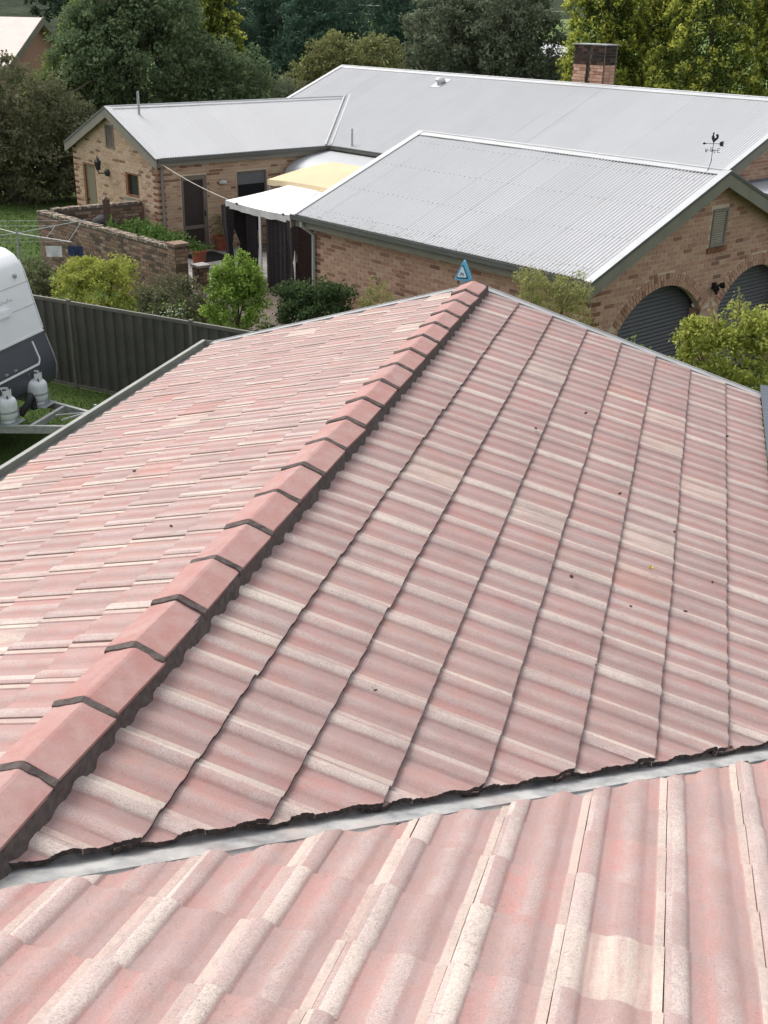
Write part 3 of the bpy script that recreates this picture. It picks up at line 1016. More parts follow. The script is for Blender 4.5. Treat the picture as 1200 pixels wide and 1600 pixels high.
def place_bricks(parent, lst, mats, n_single, name='brick'):
    """lst of (matrix, L, dark): the largest in the picture become objects, the rest one stuff part"""
    data = []
    for mt, L, dk in lst:
        p = mt.translation
        px, py, dz = project(p)
        vis = -10 < px < 1210 and 0 < py < 620 and dz > 1
        data.append(((1 / dz if vis else 0), mt, L, dk))
    data.sort(key=lambda t: -t[0])
    shared = {}
    for q, mt, L, dk in data[:n_single]:
        key = (dk, round(L, 2))
        if key not in shared:
            mb = unit_brick(None, L)
            shared[key] = mb.mesh('brick', mats[1] if dk else mats[0])
        put_mesh(name, shared[key], parent, world=mt)
    if len(data) > n_single:
        mb = MB()
        for q, mt, L, dk in data[n_single:]:
            ub = unit_brick(None, L)
            mb.cur = random.random(); mb.mat = 1 if dk else 0
            mb.add([mt @ Vector(v) for v in ub.v], ub.f)
        o = mb.build('brickwork', list(mats), parent, fix=False)
        o['kind'] = 'stuff'


def gutter_run(mb, A, B, out, w=0.11, h=0.10):
    """quad gutter along A->B hung on the side out"""
    A, B, out = Vector(A), Vector(B), Vector(out)
    for (o0, z0, o1, z1) in ((0, -h, w, -h + .008), (w - .008, -h, w, .0), (w - .014, -.012, w + .006, .0)):
        mb.hexa([A + out * o0 + ZX * z0, B + out * o0 + ZX * z0, B + out * o1 + ZX * z0, A + out * o1 + ZX * z0,
                 A + out * o0 + ZX * z1, B + out * o0 + ZX * z1, B + out * o1 + ZX * z1, A + out * o1 + ZX * z1])


def sheets(parent, P, w, d, nrm, total, length, mat, target=0.762):
    n = max(1, round(total / target)); wd = total / n
    mb = MB()
    corrugated(mb, (0, 0, 0), (1, 0, 0), (0, -1, 0), (0, 0, 1), wd, length, wd / 10, 0.0115, 8, lip=0.0)
    me = mb.mesh('roof_sheet', mat)
    me.polygons.foreach_set('use_smooth', [True] * len(me.polygons))
    w, d, nrm = Vector(w), Vector(d).normalized(), Vector(nrm)
    for i in range(n):
        m4 = Matrix.Identity(4)
        p = Vector(P) + w * (wd * i) + nrm * random.gauss(0, 0.001)
        for k in range(3):
            m4[k][0], m4[k][1], m4[k][2], m4[k][3] = w[k], -d[k], nrm[k], p[k]
        if m4.to_3x3().determinant() < 0:
            for k in range(3):
                m4[k][0] = -w[k]; m4[k][3] = p[k] + w[k] * wd
        put_mesh('roof_sheet', me, parent, world=m4)


def ridge_flash(parent, P, Q, s1, s2, r=0.15):
    """ridge capping between P and Q; s1, s2 unit vectors down each slope; scalloped by a row of small end marks"""
    mb = MB()
    P, Q = Vector(P), Vector(Q)
    for s in (s1, s2):
        s = Vector(s)
        n = (Q - P).cross(s).normalized()
        if n.z < 0: n = -n
        mb.hexa([P + n * .010, Q + n * .010, Q + s * r + n * .010, P + s * r + n * .010, P + n * .016, Q + n * .016, Q + s * r + n * .016, P + s * r + n * .016])
    mb.tube([P + ZX * .016, Q + ZX * .016], 0.024, 8)
    return mb.build('ridge_capping', MT['flash'], parent)


def barge(parent, P, Q, out, w=0.26, t=0.035):
    """board hanging below the rake line P->Q"""
    P, Q, out = Vector(P), Vector(Q), Vector(out)
    mb = MB()
    dn = ZX * -w
    mb.hexa([P + dn, Q + dn, Q + dn + out * t, P + dn + out * t, P, Q, Q + out * t, P + out * t])
    mb.build('barge_board', MT['trim'], parent)
    mb = MB()
    up = ZX * 0.022
    i = out * -0.12
    e = out * (t + 0.008)
    mb.hexa([P + i + up * .5, Q + i + up * .5, Q + e + up * .5, P + e + up * .5, P + i + up * 1.3, Q + i + up * 1.3, Q + e + up * 1.3, P + e + up * 1.3])
    mb.build('verge_flashing', MT['flash'], parent)
    mb = MB()
    f = out * (t + 0.008)
    mb.hexa([P + f - ZX * .035, Q + f - ZX * .035, Q + f * 1.1 - ZX * .035, P + f * 1.1 - ZX * .035, P + f + up, Q + f + up, Q + f * 1.1 + up, P + f * 1.1 + up])
    mb.build('verge_edge', MT['trim_dark'], parent)


# ------------------------------------------------------------------ the brick garage
gar = thing('brick_garage', 'brick garage with pale corrugated gable roof and two arched roller doors', 'garage', N(12.1, 17.02, GZ))
gA0, gA1, gB0, gBm, gB1 = 8.05, 16.0, 13.40, 17.02, 20.64
gze, gzr = -1.55, -0.09
gs = (gzr - gze) / (gBm - gB0)
sl = math.hypot(gBm - gB0, gzr - gze)
dF = (BX * (gB0 - gBm) + ZX * (gze - gzr)).normalized(); nF = (ZX - BX * gs).normalized()
dK = (BX * (gB1 - gBm) + ZX * (gze - gzr)).normalized(); nK = (ZX + BX * gs).normalized()
sheets(gar, N(gA0 + .02, gBm, gzr), AX, dF, nF, gA1 - gA0 - .04, sl, MT['zinc_garage'])
sheets(gar, N(gA0 + .02, gBm, gzr), AX, dK, nK, gA1 - gA0 - .04, sl, MT['zinc_garage'])
ridge_flash(gar, N(gA0, gBm, gzr), N(gA1, gBm, gzr), dF, dK)
mb = MB()
for q_ in (.45, 1.5, 2.6, 3.6):
    for i in range(53):
        c = N(gA0 + .13 + i * .1473, gBm, gzr) + dF * (q_ + random.gauss(0, .008)) + nF * .0125
        mb.hexa([c - AX * .009 - dF * .009, c + AX * .009 - dF * .009, c + AX * .009 + dF * .009, c - AX * .009 + dF * .009] + [p + nF * .008 for p in (c - AX * .006 - dF * .006, c + AX * .006 - dF * .006, c + AX * .006 + dF * .006, c - AX * .006 + dF * .006)])
o = mb.build('roof_screws', MT['verge'], gar); o['kind'] = 'stuff'
# small dark blocks painting the shade where the corrugations pass under the capping
mb = MB()
nn = int((gA1 - gA0) / 0.0757)
for i in range(nn):
    c = N(gA0 + 0.05 + 0.0757 * i + 0.036, gBm, gzr) + dF * 0.152 + nF * 0.004
    mb.hexa([c - AX * .022, c + AX * .022, c + AX * .022 + dF * .03, c - AX * .022 + dF * .03, c - AX * .02 + nF * .013, c + AX * .02 + nF * .013, c + AX * .02 + dF * .03 + nF * .013, c - AX * .02 + dF * .03 + nF * .013])
mb.build('capping_gap_shade', MT['trim_dark'], gar)
for A_, out in ((gA0, -AX), (gA1, AX)):
    barge(gar, N(A_, gBm, gzr), N(A_, gB0 - .06, gze - .024), out)
    barge(gar, N(A_, gBm, gzr), N(A_, gB1 + .06, gze - .024), out)
wA0, wA1, wB0, wB1 = 8.28, 15.75, 13.74, 20.3
# eave gutter and fascia
mb = MB(); gutter_run(mb, N(gA0 + .03, gB0 + .02, gze - .005), N(gA1, gB0 + .02, gze - .005), -BX); mb.build('gutter', MT['trim_dark'], gar)
mb = MB(); mb.hexa([N(gA0 + .04, gB0 + .03, gze - .25), N(gA1 - .04, gB0 + .03, gze - .25), N(gA1 - .04, gB0 + .06, gze - .25), N(gA0 + .04, gB0 + .06, gze - .25),
                    N(gA0 + .04, gB0 + .03, gze - .02), N(gA1 - .04, gB0 + .03, gze - .02), N(gA1 - .04, gB0 + .06, gze - .02), N(gA0 + .04, gB0 + .06, gze - .02)])
mb.build('fascia_board', MT['trim'], gar)
mb = MB(); mb.hexa([N(gA0 + .04, gB0 + .06, gze - .24), N(gA1 - .04, gB0 + .06, gze - .24), N(gA1 - .04, wB0, gze - .24), N(gA0 + .04, wB0, gze - .24),
                    N(gA0 + .04, gB0 + .06, gze - .225), N(gA1 - .04, gB0 + .06, gze - .225), N(gA1 - .04, wB0, gze - .225), N(gA0 + .04, wB0, gze - .225)])
mb.build('soffit', MT['trim'], gar)
mb = MB()
pA = 15.68
mb.tube([N(pA, gB0 - .03, gze - .08), N(pA, gB0 - .03, gze - .2), N(pA, wB0 - .05, gze - .42), N(pA, wB0 - .05, GZ + .02)], 0.042, 10)
mb.build('downpipe', MT['flash'], gar, smooth=50)
# side wall
bl = lay_bricks(N(wA1, wB0, 0), -AX, -BX, wA1 - wA0, GZ, gze - .20, lambda x, z: True, (True, True))
mb = MB(); mb.hexa([N(wA0, wB0, GZ), N(wA1, wB0, GZ), N(wA1, wB0 + .11, GZ), N(wA0, wB0 + .11, GZ), N(wA0, wB0, gze - .2), N(wA1, wB0, gze - .2), N(wA1, wB0 + .11, gze - .2), N(wA0, wB0 + .11, gze - .2)])
mb.hexa([N(wA1 - .11, wB0 + .115, GZ), N(wA1, wB0 + .115, GZ), N(wA1, wB1, GZ), N(wA1 - .11, wB1, GZ), N(wA1 - .11, wB0 + .115, gze - .2), N(wA1, wB0 + .115, gze - .2), N(wA1, wB1, gze - .2), N(wA1 - .11, wB1, gze - .2)])
mb.build('wall', MT['mortar'], gar)
bl += lay_bricks(N(wA1, wB1, 0), -BX, AX, wB1 - wB0, GZ, gze - .22, lambda x, z: True, (False, True))
# gable wall with two arches; x runs along +B from wB0
gw = wB1 - wB0
arches = [(14.55 - wB0, 17.06 - wB0), (17.66 - wB0, 20.02 - wB0)]
zsp, rise = -2.62, 0.62


def arch_top(x, grow=0.0):
    for a0, a1 in arches:
        c, h = (a0 + a1) / 2, (a1 - a0) / 2
        rad = (h * h + rise * rise) / (2 * rise)
        rg = rad + grow
        if abs(x - c) < min(h + grow, rg):
            zc = zsp + rise - rad
            return zc + math.sqrt(max(0, rg * rg - (x - c) ** 2))
    return None


def gable_hi(x):
    b = wB0 + x
    return gzr - gs * abs(b - gBm) - 0.06


def g_inside(x, z):
    if z > gable_hi(x): return False
    for a0, a1 in arches:
        if a0 < x < a1 and z < zsp: return False
    t = arch_top(x, 0.235)
    if t is not None and z < t and z > zsp - 0.02: return False
    t = arch_top(x)
    if t is not None and z < t: return False
    if vent[0] < x < vent[1] and vent[2] - .09 < z < vent[3] + .02: return False
    return True


vent = (17.14 - wB0 - .12, 17.68 - wB0 - .12, -1.46, -0.77)
bl += lay_bricks(N(wA0, wB0, 0), BX, -AX, gw, GZ, gzr, g_inside, (True, True))


def lo_g(x):
    t = arch_top(x)
    for a0, a1 in arches:
        if a0 < x < a1: return [t if t is not None else GZ]
    return [GZ]


mb = MB()
wall_strips(mb, N(wA0, wB0, 0), BX, -AX, gw, lo_g, lambda x: [gable_hi(x)], 0.11, 0.05, [v for a in arches for v in a] + [gBm - wB0])
mb.build('gable_wall', MT['mortar'], gar)
place_bricks(gar, bl, (MT['brick'], MT['brick_dark']), 300)
# two rings of header bricks over each arch
for a0, a1 in arches:
    c, h = (a0 + a1) / 2, (a1 - a0) / 2
    rad = (h * h + rise * rise) / (2 * rise); zc = zsp + rise - rad
    th = math.asin(h / rad)
    mb = MB()
    for ring in range(2):
        r0 = rad + 0.004 + ring * 0.118; r1 = r0 + 0.108
        nb = int(2 * th * r0 / 0.086)
        for i in range(nb):
            t0 = -th + 2 * th * (i + .10) / nb; t1 = -th + 2 * th * (i + .90) / nb
            mb.cur = random.choice((random.uniform(.3, .5), random.uniform(0, .16), random.uniform(.66, .97)))
            P = []
            dp = 0.016 + random.gauss(0, .0015)
            for dd in (-0.05, dp):
                for rr_, tt in ((r0, t0), (r0, t1), (r1, t1), (r1, t0)):
                    P.append(N(wA0, wB0 + c + rr_ * math.sin(tt), zc + rr_ * math.cos(tt)) - AX * dd)
            mb.hexa(P)
    o = mb.build('arch_brickwork', MT['brick'], gar); o['kind'] = 'stuff'
    # roller door, set back
    mb = MB(); vs = []; fs = []
    zt = zsp + rise + 0.05; nz = int((zt - GZ) / 0.0125)
    for i in range(nz + 1):
        z = GZ + (zt - GZ) * i / nz
        dpt = 0.23 + 0.012 * math.cos(2 * math.pi * (z - GZ) / 0.075) ** 3
        vs += [N(wA0 + dpt, wB0 + a0 - .06, z), N(wA0 + dpt, wB0 + a1 + .06, z)]
    for i in range(nz): fs.append((2 * i, 2 * i + 1, 2 * i + 3, 2 * i + 2))
    mb.add(vs, fs)
    mb.build('roller_door', MT['roller'], gar, fix=False)
    for xx, sg in ((a0, 1), (a1, -1)):
        mb = MB()
        P = [N(wA0 + .002, wB0 + xx, GZ), N(wA0 + .26, wB0 + xx, GZ), N(wA0 + .26, wB0 + xx - sg * .08, GZ), N(wA0 + .002, wB0 + xx - sg * .08, GZ)]
        mb.hexa(P + [p + ZX * (zsp - GZ) for p in P]); mb.build('reveal_pier', MT['brick'], gar)
# louvred vent
lv = MB()
fr = lambda x, y, z: N(wA0 - y, wB0 + x, z)
for lo_, hi_ in (((vent[0] + .03, -.03, vent[2]), (vent[0] + .075, .03, vent[3] - .01)), ((vent[1] - .075, -.03, vent[2]), (vent[1] - .03, .03, vent[3] - .01)),
                 ((vent[0] + .076, -.03, vent[3] - .055), (vent[1] - .076, .03, vent[3] - .01)), ((vent[0] + .076, -.03, vent[2]), (vent[1] - .076, .03, vent[2] + .045))):
    lv.box(lo_, hi_, fr)
vn = lv.build('gable_vent', MT['trim'], gar)
nl = 15
for i in range(nl):
    z = vent[2] + .055 + (vent[3] - vent[2] - .12) * i / (nl - 1)
    mb = MB()
    P = [(vent[0] + .077, .018, z - .012), (vent[1] - .077, .018, z - .012), (vent[1] - .077, -.02, z + .018), (vent[0] + .077, -.02, z + .018)]
    mb.hexa([fr(*p) for p in P] + [fr(p[0], p[1], p[2] + .007) for p in P])
    mb.build('louvre_slat', MT['trim'], vn)
mb = MB(); mb.box((vent[0] + .07, -.1, vent[2] + .03), (vent[1] - .07, -.06, vent[3] - .03), fr); mb.build('vent_backing', MT['black'], vn)
mb = MB()
for i in range(6):
    mb.cur = random.random()
    x0 = vent[0] - .05 + i * (vent[1] - vent[0] + .1) / 6
    mb.box((x0 + .005, -.03, vent[2] - .10), (x0 + (vent[1] - vent[0] + .1) / 6 - .005, .045, vent[2] - .012), fr)
mb.build('vent_sill', MT['brick_dark'], gar)

# security light between the arches
sx, sz_ = 17.36 - wB0, -2.20
sl_ = thing('security_light', 'black twin-head security light fixed between the arched roller doors', 'wall light', N(wA0 - .05, wB0 + sx, sz_))
mb = MB(); mb.box((sx - .04, .01, sz_ - .06), (sx + .04, .06, sz_ + .06), fr); mb.build('mounting_box', MT['black'], sl_)
for sg in (-1, 1):
    mb = MB()
    c0 = Vector(fr(sx + sg * .03, .07, sz_)); c1 = Vector(fr(sx + sg * .13, .17, sz_ + .02 * sg))
    mb.tube([c0, c0.lerp(c1, .4), c0.lerp(c1, .45), c1], [.018, .02, .045, .062], 12)
    mb.build('lamp_head', MT['black'], sl_, smooth=40)
mb = MB(); mb.tube([fr(sx, .06, sz_ - .05), fr(sx, .10, sz_ - .12), fr(sx, .11, sz_ - .15)], [.02, .03, .028], 10); mb.build('motion_sensor', MT['black'], sl_, smooth=40)

# weather vane on the ridge
vb = N(8.45, gBm, gzr)
wv = thing('weather_vane', 'dark iron weather vane with rooster, arrow and compass letters on the garage ridge', 'weather vane', vb)
vd = Vector((0.985, 0.17, 0)).normalized()
Hh = 0.74
mb = MB(); mb.tube([vb + dF * .16 + ZX * .02, vb + dF * .10 + ZX * .04, vb + ZX * .17, vb + ZX * .30, vb + ZX * Hh], [.009, .009, .010, .008, .007], 8)
mb.lathe(vb + ZX * .20, [(.008, 0), (.018, .012), (.008, .03)], 8); mb.lathe(vb + ZX * .155, [(.008, 0), (.016, .012), (.008, .025)], 8)
mb.lathe(vb + ZX * .40, [(.006, 0), (.02, .01), (.024, .025), (.02, .04), (.006, .05)], 10)
mb.build('mast', MT['iron'], wv, smooth=40)
mb = MB(); mb.bar(vb + ZX * .025 + dF * .18 - AX * .05, vb + ZX * .025 + dF * .18 + AX * .07, .03, .012); mb.bar(vb + ZX * .03 - AX * .02, vb + ZX * .03 + AX * .12, .02, .012); mb.build('foot', MT['iron'], wv)


def vplate(poly, z0, sc_=1.0, t=0.008):
    c = vb + ZX * z0
    P = [c + vd * (x * sc_) + ZX * (y * sc_) for x, y in poly]
    nd = vd.cross(ZX)
    return [p - nd * (t / 2) for p in P], nd * t


mb = MB()
mb.tube([vb + vd * -.20 + ZX * .575, vb + vd * .20 + ZX * .575], .006, 6)
mb.prism(*vplate([(-.30, 0), (-.255, .030), (-.235, .018), (-.20, .012), (-.20, -.012), (-.235, -.018), (-.255, -.030)], .575))
mb.prism(*vplate([(.16, 0), (.185, .05), (.29, .06), (.265, .02), (.285, 0), (.265, -.02), (.29, -.06), (.185, -.05)], .575))
mb.lathe(vb + ZX * .56, [(.006, 0), (.022, .012), (.006, .03)], 8)
mb.build('arrow', MT['iron'], wv)
rooster = [(-.012, .0), (.018, .0), (.035, .03), (.065, .045), (.095, .075), (.105, .115), (.095, .15), (.07, .168), (.04, .165), (.028, .148), (.045, .125), (.05, .105), (.035, .09), (.015, .085),
           (0, .105), (-.008, .135), (-.012, .165), (-.006, .185), (-.014, .205), (-.028, .20), (-.034, .188), (-.052, .178), (-.042, .168), (-.04, .15), (-.052, .13), (-.062, .10), (-.055, .065), (-.035, .04)]
mb = MB(); mb.prism(*vplate(rooster, .60, 1.15)); mb.build('rooster', MT['iron'], wv)
mb = MB()
for dd, letter in ((vd, 'E'), (-vd, 'W'), (vd.cross(ZX), 'N'), (-vd.cross(ZX), 'S')):
    e = vb + dd * .13 + ZX * .425
    mb.bar(vb + ZX * .425, e, .008, .008)
    sgx = vd if abs(dd.dot(vd)) > 0.5 else dd
    L_ = {'E': [((-1, -1), (-1, 1)), ((-1, 1), (1, 1)), ((-1, 0), (.6, 0)), ((-1, -1), (1, -1))],
          'W': [((-1, 1), (-.5, -1)), ((-.5, -1), (0, .4)), ((0, .4), (.5, -1)), ((.5, -1), (1, 1))],
          'N': [((-1, -1), (-1, 1)), ((-1, 1), (1, -1)), ((1, -1), (1, 1))],
          'S': [((1, .8), (-.8, 1)), ((-.8, 1), (-.8, 0)), ((-.8, 0), (.8, 0)), ((.8, 0), (.8, -1)), ((.8, -1), (-1, -.8))]}[letter]
    cc = e + dd * .04
    for (p, q) in L_:
        mb.bar(cc + vd * (p[0] * .035) + ZX * (p[1] * .045), cc + vd * (q[0] * .035) + ZX * (q[1] * .045), .007, .010)
mb.build('compass_letters', MT['iron'], wv)

wv.scale = (0.64, 0.64, 0.76)

# ------------------------------------------------------------------ the brick house behind
hs = thing('brick_house', 'pale brick house with long white corrugated roof, gabled wing and chimney', 'house', N(20, 23, GZ))
mA0, mA1, mB0, mBm, mB1 = 11.5, 29.42, 21.2, 25.9, 30.6
mze, mzr = -1.40, 0.54
ms = (mzr - mze) / (mBm - mB0)
sl = math.hypot(mBm - mB0, mzr - mze)
dF = (BX * (mB0 - mBm) + ZX * (mze - mzr)).normalized(); nF = (ZX - BX * ms).normalized()
dK = (BX * (mB1 - mBm) + ZX * (mze - mzr)).normalized(); nK = (ZX + BX * ms).normalized()
sheets(hs, N(mA0 + .02, mBm, mzr), AX, dF, nF, mA1 - mA0 - .04, sl, MT['zinc'])
sheets(hs, N(mA0 + .02, mBm, mzr), AX, dK, nK, mA1 - mA0 - .04, sl, MT['zinc'], 1.6)
ridge_flash(hs, N(mA0, mBm, mzr), N(mA1, mBm, mzr), dF, dK, 0.16)
for A_, out in ((mA0, -AX), (mA1, AX)):
    barge(hs, N(A_, mBm, mzr), N(A_, mB0 - .06, mze - .024), out, 0.28)
    barge(hs, N(A_, mBm, mzr), N(A_, mB1 + .06, mze - .024), out, 0.28)
mb = MB(); gutter_run(mb, N(mA0 + .03, mB0 + .02, mze - .005), N(24.3, mB0 + .02, mze - .005), -BX); mb.build('gutter', MT['trim_dark'], hs)
# wing
wA_e, wA_m, wA_f, wBs, wBe = 24.36, 26.90, 29.48, 15.15, 24.3
wze, wzr = -1.40, -0.262
ws = (wzr - wze) / (wA_m - wA_e)
dN = (AX * (wA_e - wA_m) + ZX * (wze - wzr)).normalized(); nN = (ZX - AX * ws).normalized()
ws2 = ws
wzf = wzr - ws2 * (wA_f - wA_m)
dO = (AX * (wA_f - wA_m) + ZX * (wzf - wzr)).normalized(); nO = (ZX + AX * ws2).normalized()
sheets(hs, N(wA_m, wBs + .02, wzr), BX, dN, nN, wBe - wBs, math.hypot(wA_m - wA_e, wzr - wze), MT['zinc'])
sheets(hs, N(wA_m, wBs + .02, wzr), BX, dO, nO, wBe - wBs, math.hypot(wA_f - wA_m, wzr - wzf), MT['zinc'], 1.6)
ridge_flash(hs, N(wA_m, wBs, wzr), N(wA_m, 24.05, wzr), dN, dO, 0.13)
barge(hs, N(wA_m, wBs, wzr), N(wA_e - .06, wBs, wze - .027), -BX, 0.27)
barge(hs, N(wA_m, wBs, wzr), N(wA_f + .06, wBs, wzf - .027), -BX, 0.27)
mb = MB(); gutter_run(mb, N(wA_e + .02, wBs + .03, wze - .005), N(wA_e + .02, 21.15, wze - .005), -AX); mb.build('gutter', MT['trim_dark'], hs)
mb = MB(); mb.hexa([N(wA_e + .03, wBs + .04, wze - .24), N(wA_e + .06, wBs + .04, wze - .24), N(wA_e + .06, 21.3, wze - .24), N(wA_e + .03, 21.3, wze - .24),
                    N(wA_e + .03, wBs + .04, wze - .02), N(wA_e + .06, wBs + .04, wze - .02), N(wA_e + .06, 21.3, wze - .02), N(wA_e + .03, 21.3, wze - .02)])
mb.build('fascia_board', MT['trim'], hs)
# valley flashing between the wing and the main roof
v0, v1 = N(wA_e - .02, 21.16, mze + .02), N(wA_m + 0.0, 24.05, wzr + .045)
mb = MB()
for off_, z_ in ((-.10, .012), (.07, .022)):
    q = BX * off_ - AX * off_ * 0.4
    mb.bar(v0 + q + ZX * z_, v1 + q + ZX * z_, 0.05, 0.018)
mb.build('valley_flashing', MT['flash'], hs)
# walls of the wing
wg0, wg1, wgB = 24.55, 29.35, 15.28
rects_g = {'door': (wg1 - 28.80, wg1 - 28.05, GZ, -1.94), 'window': (wg1 - 26.30, wg1 - 25.56, -2.62, -1.95), 'vent': (wg1 - 27.26, wg1 - 26.78, -1.40, -0.74)}


def wg_hi(x):
    A_ = wg1 - x
    return wzr - ws * abs(A_ - wA_m) - 0.05


def wg_in(x, z):
    if z > wg_hi(x): return False
    for (a, b, c, d) in rects_g.values():
        if a - .005 < x < b + .005 and c - .01 < z < d + .01: return False
    return True


def holes(rects, top, base=GZ):
    def lo(x):
        L = [base]
        for r_ in sorted(rects, key=lambda r: r[2]):
            if r_[0] < x < r_[1]: L.append(r_[3])
        return L
    def hi(x):
        Hh_ = []
        for r_ in sorted(rects, key=lambda r: r[2]):
            if r_[0] < x < r_[1]: Hh_.append(r_[2])
        return Hh_ + [top(x)]
    return lo, hi


def open_wall(o, d, nrm, length, rects, top):
    """wall with rectangular openings cut as separate strips between the jambs"""
    mb = MB()
    br = sorted(set([0, length] + [v for r_ in rects for v in r_[:2]]))
    lo, hi = holes(rects, top)
    for i in range(len(br) - 1):
        a, b = br[i], br[i + 1]
        k = max(1, int((b - a) / 0.15))
        for j in range(k):
            x0, x1 = a + (b - a) * j / k, a + (b - a) * (j + 1) / k
            mid = (x0 + x1) / 2
            L, Hh_ = lo(mid), hi(mid)
            for q, (l, h) in enumerate(zip(L, Hh_)):
                if h - l < 1e-3: continue
                h0, h1 = (top(x0), top(x1)) if q == len(L) - 1 else (h, h)
                P = []
                for zz in ((l, l), (h0, h1)):
                    for (t, z, s) in ((x0, zz[0], 0), (x1, zz[1], 0), (x1, zz[1], 1), (x0, zz[0], 1)):
                        P.append(Vector(o) + Vector(d) * t + ZX * z - Vector(nrm) * (0.12 * s))
                mb.hexa(P)
    return mb


mb = open_wall(N(wg1, wgB, 0), -AX, -BX, wg1 - wg0, list(rects_g.values()), wg_hi)
mb.build('wall', MT['mortar'], hs)
wl = lay_bricks(N(wg1, wgB, 0), -AX, -BX, wg1 - wg0, GZ, -0.2, wg_in, (True, True))
place_bricks(hs, wl, (MT['brick_pale'], MT['brick_dark']), 0)
# side wall of the wing, x along +B from the gable corner
sB0, sB1 = wgB, 21.5
rects_s = {'door': (16.02 - sB0, 16.87 - sB0, GZ + .10, -1.95), 'window': (17.9 - sB0, 18.97 - sB0, -3.05, -1.96)}


def ws_in(x, z):
    for (a, b, c, d) in rects_s.values():
        if a - .005 < x < b + .005 and c - .01 < z < d + .01: return False
    return True


mb = open_wall(N(wg0, sB0, 0), BX, -AX, sB1 - sB0, list(rects_s.values()), lambda x: wze - .22)
mb.build('wall', MT['mortar'], hs)
place_bricks(hs, lay_bricks(N(wg0, sB0, 0), BX, -AX, sB1 - sB0, GZ, wze - .22, ws_in, (True, False)), (MT['brick_pale'], MT['brick_dark']), 0)
mb = MB()
for (A_, B_, A2, B2, zt) in ((11.8, 21.5, 24.5, 21.62, mze - .2), (29.0, 15.5, 29.12, 30.3, wze - .25), (11.8, 30.2, 29.1, 30.3, mze - .2)):
    mb.hexa([N(A_, B_, GZ), N(A2, B_, GZ), N(A2, B2, GZ), N(A_, B2, GZ), N(A_, B_, zt), N(A2, B_, zt), N(A2, B2, zt), N(A_, B2, zt)])
mb.build('wall', MT['brick'], hs)
# main gable at the right-hand end
mw0, mw1 = 21.5, 30.3
mg_hi = lambda x: mzr - ms * abs(mw0 + x - mBm) - 0.05
mb = MB(); wall_strips(mb, N(11.8, mw0, 0), BX, -AX, mw1 - mw0, lambda x: [GZ], lambda x: [mg_hi(x)], 0.11, 0.25, [mBm - mw0]); mb.build('gable_wall', MT['mortar'], hs)
place_bricks(hs, lay_bricks(N(11.8, mw0, 0), BX, -AX, mw1 - mw0, -2.4, mzr, lambda x, z: z < mg_hi(x)), (MT['brick'], MT['brick_dark']), 0)
# lean-to roof below that gable
mb = MB(); corrugated(mb, N(11.66, 23.2, -1.24), BX, (-AX - ZX * .10), (ZX - AX * .10), 4.5, 1.7, 0.076, 0.008); mb.build('lean_to_roof', MT['zinc_old'], hs, smooth=60, fix=False)
mb = MB(); mb.bar(N(11.70, 23.15, -1.215), N(11.70, 27.7, -1.215), .13, .03); mb.build('flashing', MT['slate'], hs)
# front bullnose verandah
bp = [(21.12, -1.545), (20.75, -1.60), (20.35, -1.66), (20.05, -1.74), (19.80, -1.84), (19.62, -1.96), (19.54, -2.10), (19.52, -2.16)]
mb = MB(); vs = []; fs = []
nA = int((24.45 - 16.1) / 0.0127)
for i in range(nA + 1):
    A_ = 16.1 + (24.45 - 16.1) * i / nA
    h = 0.007 * math.cos(2 * math.pi * A_ / 0.076)
    for k, (B_, z_) in enumerate(bp):
        tz = bp[min(k + 1, len(bp) - 1)]; t0 = bp[max(k - 1, 0)]
        nn_ = Vector((-(tz[1] - t0[1]), tz[0] - t0[0])).normalized()
        if nn_[1] < 0: nn_ = -nn_
        vs.append(N(A_, B_ + nn_[0] * h, z_ + nn_[1] * h))
k = len(bp)
for i in range(nA):
    for j in range(k - 1): fs.append((i * k + j, i * k + j + 1, (i + 1) * k + j + 1, (i + 1) * k + j))
mb.add(vs, fs); mb.build('verandah_roof', MT['zinc_old'], hs, smooth=60, fix=False)
mb = MB(); mb.bar(N(16.1, 19.56, -2.19), N(24.45, 19.56, -2.19), .06, .12); mb.build('verandah_beam', MT['trim'], hs)
for A_ in (17.2, 20.6, 23.9):
    mb = MB(); mb.bar(N(A_, 19.6, GZ), N(A_, 19.6, -2.24), .1, .1); mb.build('verandah_post', MT['trim'], hs)
# door and window on the side wall
fs_ = lambda x, y, z: N(wg0 - y, sB0 + x, z)
a, b, c, d = rects_s['door']
mb = MB(); e = .075
for lo_, hi_ in (((a, -.10, c), (a + e, .0, d)), ((b - e - .05, -.10, c), (b, .0, d)), ((a + e, -.10, d - .13), (b - e - .05, .0, d)), ((a + e, -.09, c), (b - e - .05, -.02, c + .16)), ((a + e, -.09, c + .62), (b - e - .05, -.02, c + .72))):
    mb.box(lo_, hi_, fs_)
dr = mb.build('door', MT['doorframe'], hs)
mb = MB(); mb.box((a + e, -.08, c + .165), (b - e - .05, -.05, c + .615), fs_); mb.build('screen_panel', MT['screen'], dr)
mb = MB(); mb.box((a + e, -.08, c + .725), (b - e - .05, -.05, d - .135), fs_); mb.build('screen_panel', MT['screen'], dr)
mb = MB(); mb.box((b - e - .04, .001, c + .95), (b - e - .015, .04, c + 1.10), fs_); mb.build('handle', MT['iron'], dr)
a, b, c, d = rects_s['window']
mb = MB()
for lo_, hi_ in (((a, -.10, c), (a + .05, -.02, d)), ((b - .05, -.10, c), (b, -.02, d)), ((a + .05, -.10, d - .05), (b - .05, -.02, d)), ((a + .05, -.10, c), (b - .05, -.02, c + .05))): mb.box(lo_, hi_, fs_)
wd_ = mb.build('window', MT['doorframe'], hs)
mb = MB(); mb.box((a + .05, -.09, c + .05), (b - .05, -.07, d - .05), fs_); mb.build('pane', MT['glass'], wd_)
